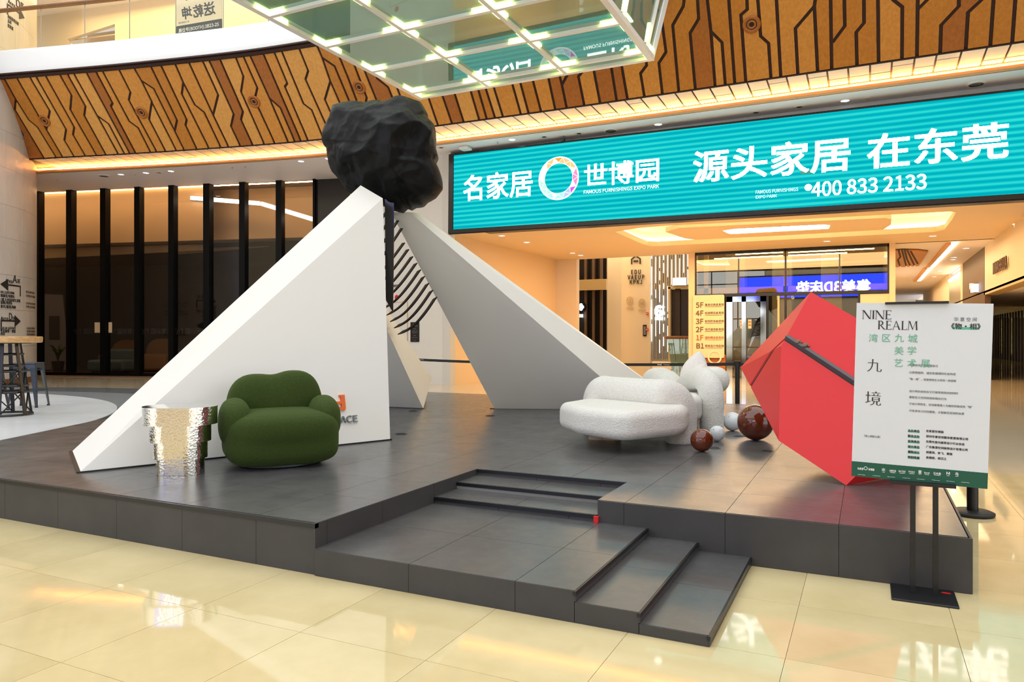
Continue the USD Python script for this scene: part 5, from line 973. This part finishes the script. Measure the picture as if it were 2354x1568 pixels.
sC = thing('sofa', 'white boucle sofa end with a rounded back, farthest module, left of the pointed cushions', 'sofa', (-2.2, 8.95, DZ), 'white boucle sofa modules')
e1c, e2c = PD(1543, 876, 9.1), PD(1530, 880, 9.4)
part(sC, 'backrest', chain(np.vstack([[(e1c[0], e1c[1], DZ + .05)], bez([(e1c[0], e1c[1], DZ + .25), e1c, e2c + (-.15, .1, 0)], 6)]), .185), 'boucle', True)
part(sC, 'seat', rounded([(-2.75, 8.80), (-2.1, 8.85), (-1.9, 9.4), (-2.4, 9.8), (-2.85, 9.5)], DZ + .12, DZ + .40, .08), 'boucle', True); part(sC, 'leg', lathe([(0, .0), (.10, 0), (.105, .13), (0, .13)], 24, (-2.35, 9.3, DZ)), 'pale_wood', smooth=40)
def leaf(c, tip, r, thick, ax, mat):
    """A plump pointed cushion: a spindle from its foot to its tip."""
    c, tip = np.asarray(c, float), np.asarray(tip, float); L_ = np.linalg.norm(tip - c); z_ = (tip - c) / L_; x_ = np.asarray(ax, float); x_ = x_ - z_ * (x_ @ z_); x_ /= np.linalg.norm(x_); y_ = np.cross(z_, x_)
    t = np.linspace(0, 1, 26); rr_ = np.sin(np.pi * np.clip(t, 0, 1) ** .75) ** .62 * (1 - .25 * t); rr_[0] = rr_[-1] = 0
    return strip([[c + z_ * L_ * u + x_ * r * q_ * math.cos(w) + y_ * thick * q_ * math.sin(w) for w in np.linspace(0, 2 * math.pi, 36, endpoint=False)] for u, q_ in zip(t, rr_)], closed=True)
for nm, (bx, by), (tx, ty), Zc, r, lb in (('big', (1588, 895), (1609, 808), 8.75, .185, 'larger pale boucle cushion with a pointed tip, standing on the sofa'), ('small', (1584, 905), (1618, 836), 8.45, .15, 'smaller pale boucle leaf cushion leaning in front of the larger one')):
    cu = thing('cushion', lb, 'cushion', PD(bx, by, Zc), 'pointed cushions on the white sofa'); m = leaf(PD(bx, by, Zc), PD(tx, ty, Zc + .15), r, .10, Rt, None); cvr = part(cu, 'cover', m, 'boucle_pink', True)
    part(cvr, 'seam', tube(np.array(m.vertices).reshape(26, 36, 3)[2:-1, 0], .004, 6), 'boucle')

# ------------------------------------------------------------------ glazed balls
for x, yb, r, mt, lb in ((1613, 1041, .100, 'brown_glaze', 'small glossy red-brown ball at the foot of the white sofa arch'), (1648, 1017, .076, 'white_glaze', 'smaller glossy pale grey ball right behind the small brown ball'), (1684, 993, .10, 'white_glaze', 'larger glossy pale grey ball beside the tall sofa arm'), (1737, 1015, .175, 'brown_glaze', 'big glossy red-brown ball beside the red polyhedron')):
    p = PZ(x, yb - 2, DZ); p = p + np.array([-.15, 1, 0]) * r * .25; b_ = thing('ball', lb, 'ball', (p[0], p[1], DZ), 'glazed balls on the platform'); part(b_, 'shell', ball((p[0], p[1], DZ + r), r), mt, True)
    part(b_, 'vent_hole', trimesh.creation.icosphere(2, .004).apply_translation((p[0] - .3 * r, p[1] - .75 * r, DZ + r + .58 * r)), 'black_metal')

# ------------------------------------------------------------------ red polyhedron split by a dark strap
V_, b_, a_ = PD(1945, 1117, 5.02), PD(1790, 1013, 5.42), PD(1864, 671, 5.80); V_[2] = DZ + .002
pn = np.cross(b_ - V_, a_ - V_); pn /= np.linalg.norm(pn)
if pn @ (EYEP - V_) < 0: pn = -pn
on = lambda x, y: PL(x, y, V_, pn)
s_ = on(1807, 777); r1, r2 = on(2045, 775), on(2080, 985); Lp = PD(1740, 882, 6.25)
back = -pn * 1.15
pts = [V_, b_, a_, s_, on(1796, 795), r1, r2, Lp, Lp + Fw * .45 + Up * .12, PD(1838, 700, 6.75), PD(1790, 762, 6.75), a_ + back * .72 + Up * -.05 + Rt * .18, r1 + back * .8, r2 + back * .75 + Up * -.02, PD(1990, 1060, 5.6), PD(1880, 985, 6.3)]
H = hull(pts); Hm = manifold3d.Manifold(manifold3d.Mesh(np.asarray(H.vertices, np.float32), np.asarray(H.faces, np.uint32)))
q1, q2 = s_, on(1955, 874); q3 = PD(1741, 876, 6.22); cn = np.cross(q2 - q1, q3 - q1); cn /= np.linalg.norm(cn); cn = cn if cn[2] > 0 else -cn; c0 = float(cn @ q1)
upm, lom = Hm.split_by_plane(tuple(map(float, cn)), c0 + .008)[0], Hm.split_by_plane(tuple(map(float, cn)), c0 - .018)[1]
tm = lambda m: trimesh.Trimesh(m.to_mesh().vert_properties[:, :3], m.to_mesh().tri_verts, process=False)
rp_ = thing('red_polyhedron', 'big red faceted block balanced on a corner, split by a grey strap, behind the poster', 'sculpture', (V_[0], V_[1], DZ))
part(rp_, 'upper_half', tm(upm), 'red_paint'); part(rp_, 'lower_half', tm(lom), 'red_paint')
cen_ = H.vertices.mean(0); mid = tm(Hm.split_by_plane(tuple(map(float, cn)), c0 - .03)[0].split_by_plane(tuple(map(float, cn)), c0 + .02)[1]); part(rp_, 'core', trimesh.Trimesh(cen_ + (mid.vertices - cen_) * .985, mid.faces, process=False), 'red_inner')
su_ = q2 - q1; su_ /= np.linalg.norm(su_); e_ = on(2070, 948)
stp = part(rp_, 'strap', bar(q1 + pn * .004 + cn * .004, q1 + su_ * 1.1 + pn * .004 + cn * .004, .045, .03, up=cn), 'strap_grey')
for x, y in ((1835, 789), (1852, 797)):
    p = on(x, y) + pn * .02; part(stp, 'bolt', cat_([cyl(p - cn * .01, p + cn * .025, .012, 10), bar(p + cn * .02 - su_ * .022, p + cn * .02 + su_ * .022, .008, .016, up=cn), cyl(p - pn * .01, p + pn * .012, .014, 10)]), 'bolt_brown')

# ------------------------------------------------------------------ poster on its black stand
PW, PH = .60, .90; pL = PD(1956, 1090, 3.82); po = np.array([-.077, 4.205, .578]); pu = np.array([.9996, .012, -.026]); pu /= np.linalg.norm(pu); pv = np.array([.028, -.0, .9996])
ps = thing('poster_stand', 'black metal poster stand with a white exhibition poster in front of the platform', 'poster stand', (.255, 4.21, 0))
psb = part(ps, 'board', plate(sbox(0, 0, PW, PH), po + (0, .012, 0), pu, pv, .012), 'poster_white', label='white printed board')
part(psb, 'green_footer', plate(sbox(0, 0, PW, .077), po, pu, pv, .0012), 'poster_green', label='dark green band with small logos')
fx = lambda px, py: ((lambda p: (float((p - po) @ pu), float(p[2] - po[2] - ((p - po) @ pu) * pu[2])))(PY(px, py, 4.20)))
LETT = {}
def pt(g, mat, th=.0016): part(psb, 'lettering' if mat != 'ink_green' else 'green_lettering', plate(g, po, pu, pv, th), mat)
def serif(ch):
    th, tn = .125, .042; B_ = lambda x0, y0, x1, y1: sbox(x0, y0, x1, y1); sf = lambda x, y: sbox(x - .09, y - .012, x + .09, y + .012)
    if ch == 'N': return shapely.union_all([B_(.08, 0, .08 + tn, 1), Polygon([(.04, 1), (.19, 1), (.82, .0), (.78, 0), (.66, .02)]), B_(.76, 0, .76 + tn, 1), sf(.10, .012), sf(.78, .988), sf(.06, .988)]), .88
    if ch == 'I': return shapely.union_all([B_(.1, 0, .1 + th, 1), sf(.16, .012), sf(.16, .988)]), .32
    if ch == 'E': return shapely.union_all([B_(.1, 0, .1 + th, 1), B_(.04, 0, .60, tn), B_(.04, 1 - tn, .58, 1), B_(.1, .5, .48, .5 + tn), B_(.57, 0, .60, .16), B_(.55, .86, .58, 1), B_(.46, .43, .49, .62)]), .66
    if ch == 'R': return shapely.union_all([B_(.1, 0, .1 + th, 1), sf(.16, .012), B_(.04, 1 - tn, .3, 1), affinity.scale(Point(.3, .73).buffer(.27, 32), 1.08, 1).difference(affinity.scale(Point(.24, .73).buffer(.23, 32), 1.0, .98)).intersection(B_(.2, 0, 1, 1.01)), Polygon([(.26, .48), (.38, .48), (.78, .0), (.64, 0)]), sf(.74, .012)]), .80
    if ch == 'A': return shapely.union_all([Polygon([(.08, 0), (.12, 0), (.43, .93), (.40, 1)]), Polygon([(.38, 1), (.43, 1), (.82, 0), (.67, 0)]), B_(.2, .33, .62, .33 + tn), sf(.10, .012), sf(.74, .012)]), .88
    if ch == 'L': return shapely.union_all([B_(.1, 0, .1 + th, 1), B_(.04, 0, .58, tn), sf(.16, .988), B_(.555, 0, .585, .18)]), .62
    if ch == 'M': return shapely.union_all([Polygon([(.10, 0), (.14, 0), (.20, 1), (.16, 1)]), Polygon([(.16, 1), (.28, 1), (.58, .08), (.52, .02)]), Polygon([(.52, .02), (.56, .08), (.86, 1), (.82, 1)]), Polygon([(.82, 1), (.94, 1), (1.0, 0), (.87, 0)]), sf(.12, .012), sf(.94, .012), sf(.17, .988), sf(.92, .988)]), 1.08
def serif_word(w, px0, px1, py0, py1):
    x0, y0 = fx(px0, py1); x1, _ = fx(px1, py1); _, y1 = fx(px0, py0); gs, x = [], 0
    for c_ in w: g, a_ = serif(c_); gs.append(affinity.translate(g, x, 0)); x += a_
    g = shapely.union_all(gs); b = g.bounds; return affinity.affine_transform(g, [(x1 - x0) / (b[2] - b[0]), 0, 0, (y1 - y0), x0 - b[0] * (x1 - x0) / (b[2] - b[0]), y0])
pt(serif_word('NINE', 1980, 2048, 713, 733), 'ink_dark'); pt(serif_word('REALM', 2017, 2109, 737, 757), 'ink_dark')
def pch(s, cxp, cyp, hp, mat, **kw):   # one character or word centred at a pixel of the poster
    x, y = fx(cxp, cyp); em_ = hp / 430 * PH * 1.06; g = glyphs(s, em_, **kw); b = g.bounds; pt(affinity.translate(g, x - (b[0] + b[2]) / 2, y - (b[1] + b[3]) / 2), mat)
for s, x, y in (('湾', 2007, 777), ('区', 2037, 777), ('九', 2067, 777), ('城', 2098, 778), ('美', 2066, 806), ('学', 2096, 806), ('艺', 2065, 834), ('术', 2096, 835), ('展', 2127, 836)): pch(s, x, y, 20, 'ink_green')
pch('九', 2010, 840, 33, 'ink_dark', px=96, thin=3, grow=-.004); pch('境', 2007, 916, 36, 'ink_dark', px=96, thin=3, grow=-.003)
pch('华 意 空 间', 2219, 734, 9.5, 'ink_grey', px=48); pch('《物·相》', 2220, 750, 14, 'ink_dark', px=64, grow=.012)
x0, y0 = fx(2191, 757); x1, _ = fx(2248, 757); pt(sbox(x0, y0, x1, y0 + .012), 'highlight_green', .0008)
def pline(s, pxl, py, wpx, mat='ink_grey', grow=.0):
    x, y = fx(pxl, py); x1, _ = fx(pxl + wpx, py); g = glyphs(s, .02, px=40, grow=grow); b = g.bounds; k_ = (x1 - x) / (b[2] - b[0]); pt(affinity.affine_transform(g, [k_, 0, 0, max(.6, min(k_, .95)), x - b[0] * k_, y - .007]), mat, .003 if mat == 'ink_white' else .0016)
for s, y, w in (('华意空间不断重塑自己', 838, 66), ('以获得独特、诚实和通透的社会构成', 854, 107), ('“物·相”，则是表现主义的另一种诠释', 869, 108), ('设计师的目的在于打破常规范式的同时', 897, 113), ('重新定义空间体验和观众行为', 912, 86), ('于设计师而言，空间是需要人为感应和触发的“物”', 926, 146), ('只有身体力行的塑造，才能触及空间的本质', 942, 127)): pline(s, 2090, y + (0 if w < 100 else 1), w)
for i, (a, b, w) in enumerate((('主办单位', '名家居世博园', 40), ('联合主办', '深圳华意空间整体家居有限公司', 97), ('支持单位', '东莞市室内建筑设计行业协会', 89), ('设计单位', '广东集澄空间装饰设计有限公司', 96), ('展陈设计', '胡惠琪、李飞、黄聪', 61), ('特别鸣谢', '袁德斌、郑汉江', 47))):
    y = 989 + i * 12.2; pline(a, 2087, y, 27, 'ink_dark', .02); pline(b, 2129, y + 1, w, 'ink_dark', .008); x0, y0 = fx(2087, y + 4); x1, _ = fx(2114, y + 4); pt(sbox(x0, y0 - .002, x1, y0 + .006), 'highlight_green', .0008)
pline('【码上探秘九境】', 1987, 1001, 36)
pline('名家居', 1971, 1076, 14, 'ink_white', .02); pline('世博园', 1996, 1078, 14, 'ink_white', .02); x, y = fx(1990, 1077); pt(Point(x, y).buffer(.009).difference(Point(x, y).buffer(.0065)), 'ink_white', .003)
for i, (px, s, w) in enumerate(((2031, '※', 8), (2052, '木美空间', 15), (2074, 'MATRIX', 16), (2096, 'POMO', 14), (2115, '意', 8), (2131, 'bond', 12), (2155, '日本高', 17), (2180, 'M', 8), (2200, '鸟', 8))):
    pline(s, px - w / 2, 1080 + i * 1.2, w, 'ink_white', .01); x, y = fx(px, 1086 + i * 1.2); pt(sbox(x - w / 1300, y - .001, x + w / 1300, y + .001), 'ink_white', .003)
for i in range(8): x, y = fx(1972 + i * 34, 1091 + i * 2.6); pt(sbox(x, y - .0006, x + .035, y + .0006), 'ink_white', .003)
part(ps, 'top_clip', box(.08, .36, 4.19, 4.222, 1.466, 1.478), 'black_metal'); part(ps, 'bottom_ledge', box(.10, .39, 4.185, 4.24, .556, .573), 'black_metal')
for x in (.205, .305): part(ps, 'upright', box(x - .012, x + .012, 4.216, 4.24, .008, 1.47), 'black_metal')
part(ps, 'base_plate', rbox(.105, .395, 4.08, 4.335, 0.0, .010, .0048, 8), 'black_metal'); x = (.355, 4.28); part(ps, 'base_label', prism(affinity.scale(Point(*x).buffer(.022), 1, .5), .010, .0112), 'red_paint')

# ------------------------------------------------------------------ barrier posts and belts
def stanchion(p, lb):
    t = thing('barrier_post', lb, 'barrier post', p, 'black belt barrier posts'); q = tuple(p)
    part(t, 'base', lathe([(0, 0), (.135, 0), (.142, .010), (.142, .022), (.12, .032), (.03, .036), (0, .036)], 40, q), 'rubber_black', smooth=40); part(t, 'pole', lathe([(0, .03), (.037, .03), (.037, .84), (0, .84)], 24, q), 'black_metal', smooth=40)
    part(t, 'head', lathe([(0, .83), (.048, .83), (.048, .915), (.040, .92), (0, .92)], 24, q), 'rubber_black', smooth=40); return t
c1 = PZ(2243, 1186, 0); c1 = (.69, 6.30, 0)
mp = PD(1695, 830, 11.7); mp[2] = 0
posts = [stanchion(mp, 'black barrier post with belts behind the sofa group, in front of the entrance front'), stanchion(c1, 'black barrier post with a round base standing right of the poster stand')]
farp = (.72, 11.95, 0); lp_ = (-8.6, 12.25, 0); posts += [stanchion(lp_, 'black barrier post hidden behind the near white wedge'), stanchion(farp, 'black barrier post hidden behind the poster')]
def belt(a, b, sag, lb):
    a, b = np.array(a, float), np.array(b, float); t = np.linspace(0, 1, 24); pts = a + (b - a) * t[:, None]; d_ = (b - a) / np.linalg.norm(b - a); pts[:, 2] = .868 - sag * 4 * t * (1 - t); n_ = np.cross(d_, Up); n_ /= np.linalg.norm(n_)
    th = thing('barrier_belt', lb, 'barrier belt', pts[12], 'black barrier belts'); part(th, 'webbing', strip([[p + Up * .024 + n_ * .001, p - Up * .024 + n_ * .001, p - Up * .024 - n_ * .001, p + Up * .024 - n_ * .001] for p in pts], closed=True), 'rubber_black')
    if n_[1] > 0: n_ = -n_
    uu = np.cross(Up, n_); 
    for f in (.12, .42, .62, .86):
        p = pts[int(f * 23)]; p = p + n_ * .003; part(th, 'print', plate(shapely.union_all([text_at('hmd', .035, cx=-.06, y=-.012, grow=.02, px=40), text_at('FURNISHINGS', .016, cx=.06, y=-.006, px=40)]), p, uu, (0, 0, 1), .001), 'ink_white')
belt((lp_[0] + .05, lp_[1], 0), (mp[0] - .05, mp[1], 0), .05, 'long black barrier belt passing behind the white wedges and the sofa'); belt((mp[0] + .05, mp[1], 0), (farp[0] - .05, farp[1], 0), .06, 'black barrier belt running right from the middle post behind the red block')
belt((farp[0], farp[1] - .05, 0), (c1[0], c1[1] + .05, 0), .05, 'black barrier belt along the right side of the platform, behind the poster')

# ------------------------------------------------------------------ bar table and stools on the round stage
Zs = .2; tc = PZ(14, 955, Zs); tc[2] = Zs
bt = thing('bar_table', 'tall round bar table with thick wood top and black lattice legs, at left edge', 'bar table', tc); th_ = EYE - Zs + .01
part(bt, 'tabletop', lathe([(0, th_ - .09), (.42, th_ - .09), (.435, th_ - .08), (.44, th_ - .02), (.43, th_), (0, th_)], 48, tc), 'slab_wood', smooth=40)
part(bt, 'top_disc', lathe([(0, th_ - .10), (.30, th_ - .10), (.30, th_ - .088), (0, th_ - .088)], 32, tc), 'black_metal')
Lg = []
for k in range(6):
    a = math.radians(60 * k + 15); P2 = lambda r, z: tc + np.array([r * math.cos(a), r * math.sin(a), z]); part(bt, 'leg', bar(P2(.17, th_ - .1), P2(.31, .02), .045, .02, (math.cos(a), math.sin(a), 0)), 'black_metal'); Lg.append(a)
for z, r in ((.02, .315), (.33, .27), (.42, .262), (.62, .232), (.70, .222), (.86, .20)): part(bt, 'hoop', tube([tc + np.array([r * math.cos(w), r * math.sin(w), z]) for w in np.linspace(0, 2 * math.pi, 7)] if z not in (.02,) else [tc + np.array([r * math.cos(w), r * math.sin(w), z]) for w in np.linspace(0, 2 * math.pi, 40)], .016, 6), 'black_metal')
part(bt, 'lattice', cat_([bar(tc + np.array([.27 * math.cos(a), .27 * math.sin(a), .33]), tc + np.array([.232 * math.cos(b), .232 * math.sin(b), .62]), .02, .012) for a, b in zip(Lg, Lg[1:] + Lg[:1])] + [bar(tc + np.array([.315 * math.cos(a), .315 * math.sin(a), .02]), tc + np.array([.27 * math.cos(b), .27 * math.sin(b), .33]), .02, .012) for a, b in zip(Lg, Lg[1:] + Lg[:1])]), 'black_metal')
def stool(p, deg, lb):
    t = thing('bar_stool', lb, 'bar stool', p, 'grey metal bar stools', rz=0); h = .70; w0, w1 = .155, .215; R = lambda m: rotz(m, deg)
    part(t, 'seat', R(rbox(-.165, .165, -.165, .165, h - .03, h, .013, 8)), 'gunmetal', local=True); part(t, 'apron', R(hull([(x * s, y * s, z) for x in (-1, 1) for y in (-1, 1) for s, z in ((.155, h - .02), (.165, h - .085))])), 'gunmetal', local=True)
    for sx in (-1, 1):
        for sy in (-1, 1):
            lgp = part(t, 'leg', R(hull([(sx * (w0 - d1), sy * (w0 - d2), h - .04) for d1, d2 in ((0, 0), (.075, 0), (0, .075), (.01, .01))] + [(sx * (w1 - d1), sy * (w1 - d2), .02) for d1, d2 in ((0, 0), (.03, 0), (0, .03), (.01, .01))])), 'gunmetal', local=True)
            part(lgp, 'foot', R(box(sx * (w1 - .032), sx * (w1 + .002), sy * (w1 - .032), sy * (w1 + .002), 0, .022)), 'rubber_black', local=True)
    for sx in (-1, 1): part(t, 'rung', R(cat_([bar((sx * .195, -.195, .26), (sx * .195, .195, .26), .012, .022), bar((-.195, sx * .195, .26), (.195, sx * .195, .26), .012, .022)])), 'gunmetal', local=True)
    part(t, 'cross_brace', R(cat_([bar((-.16, -.16, h - .12), (.16, -.16, h - .12), .01, .03), bar((-.16, .16, h - .12), (.16, .16, h - .12), .01, .03)])), 'gunmetal', local=True); return t
q = PZ(66, 935, Zs); stool((q[0], q[1], Zs), 35, 'dark grey metal bar stool behind the bar table at the left edge'); q = PZ(-34, 945, Zs); stool((q[0], q[1], Zs), 10, 'dark grey metal bar stool left of the bar table, mostly outside the picture')
# plants glimpsed in the dark shop
pl_ = thing('potted_plant', 'dark potted plant beside the grey panel inside the dark shop', 'plant', SFP(133, 846, -1.5)); c = SFP(133, 846, -1.5); c[2] = .02
part(pl_, 'pot', lathe([(0, 0), (.16, 0), (.22, .4), (.18, .4), (.16, .36), (0, .36)], 20, c), 'black_metal', smooth=40)
for k in range(14):
    a = k * 2.4; r_ = .3 + .25 * rng.random(); tip = c + np.array([r_ * math.cos(a), r_ * math.sin(a), .7 + .45 * rng.random()]); ml = bez([c + Up * .36, c + Up * .8 + (tip - c) * .2, tip], 7); sd2 = np.cross(tip - c, Up); sd2 /= np.linalg.norm(sd2)
    part(pl_, 'leaf', strip([[p + sd2 * w, p + Up * .004, p - sd2 * w] for p, w in zip(ml, (.01, .03, .045, .05, .045, .03, .004))]), 'green_wool')
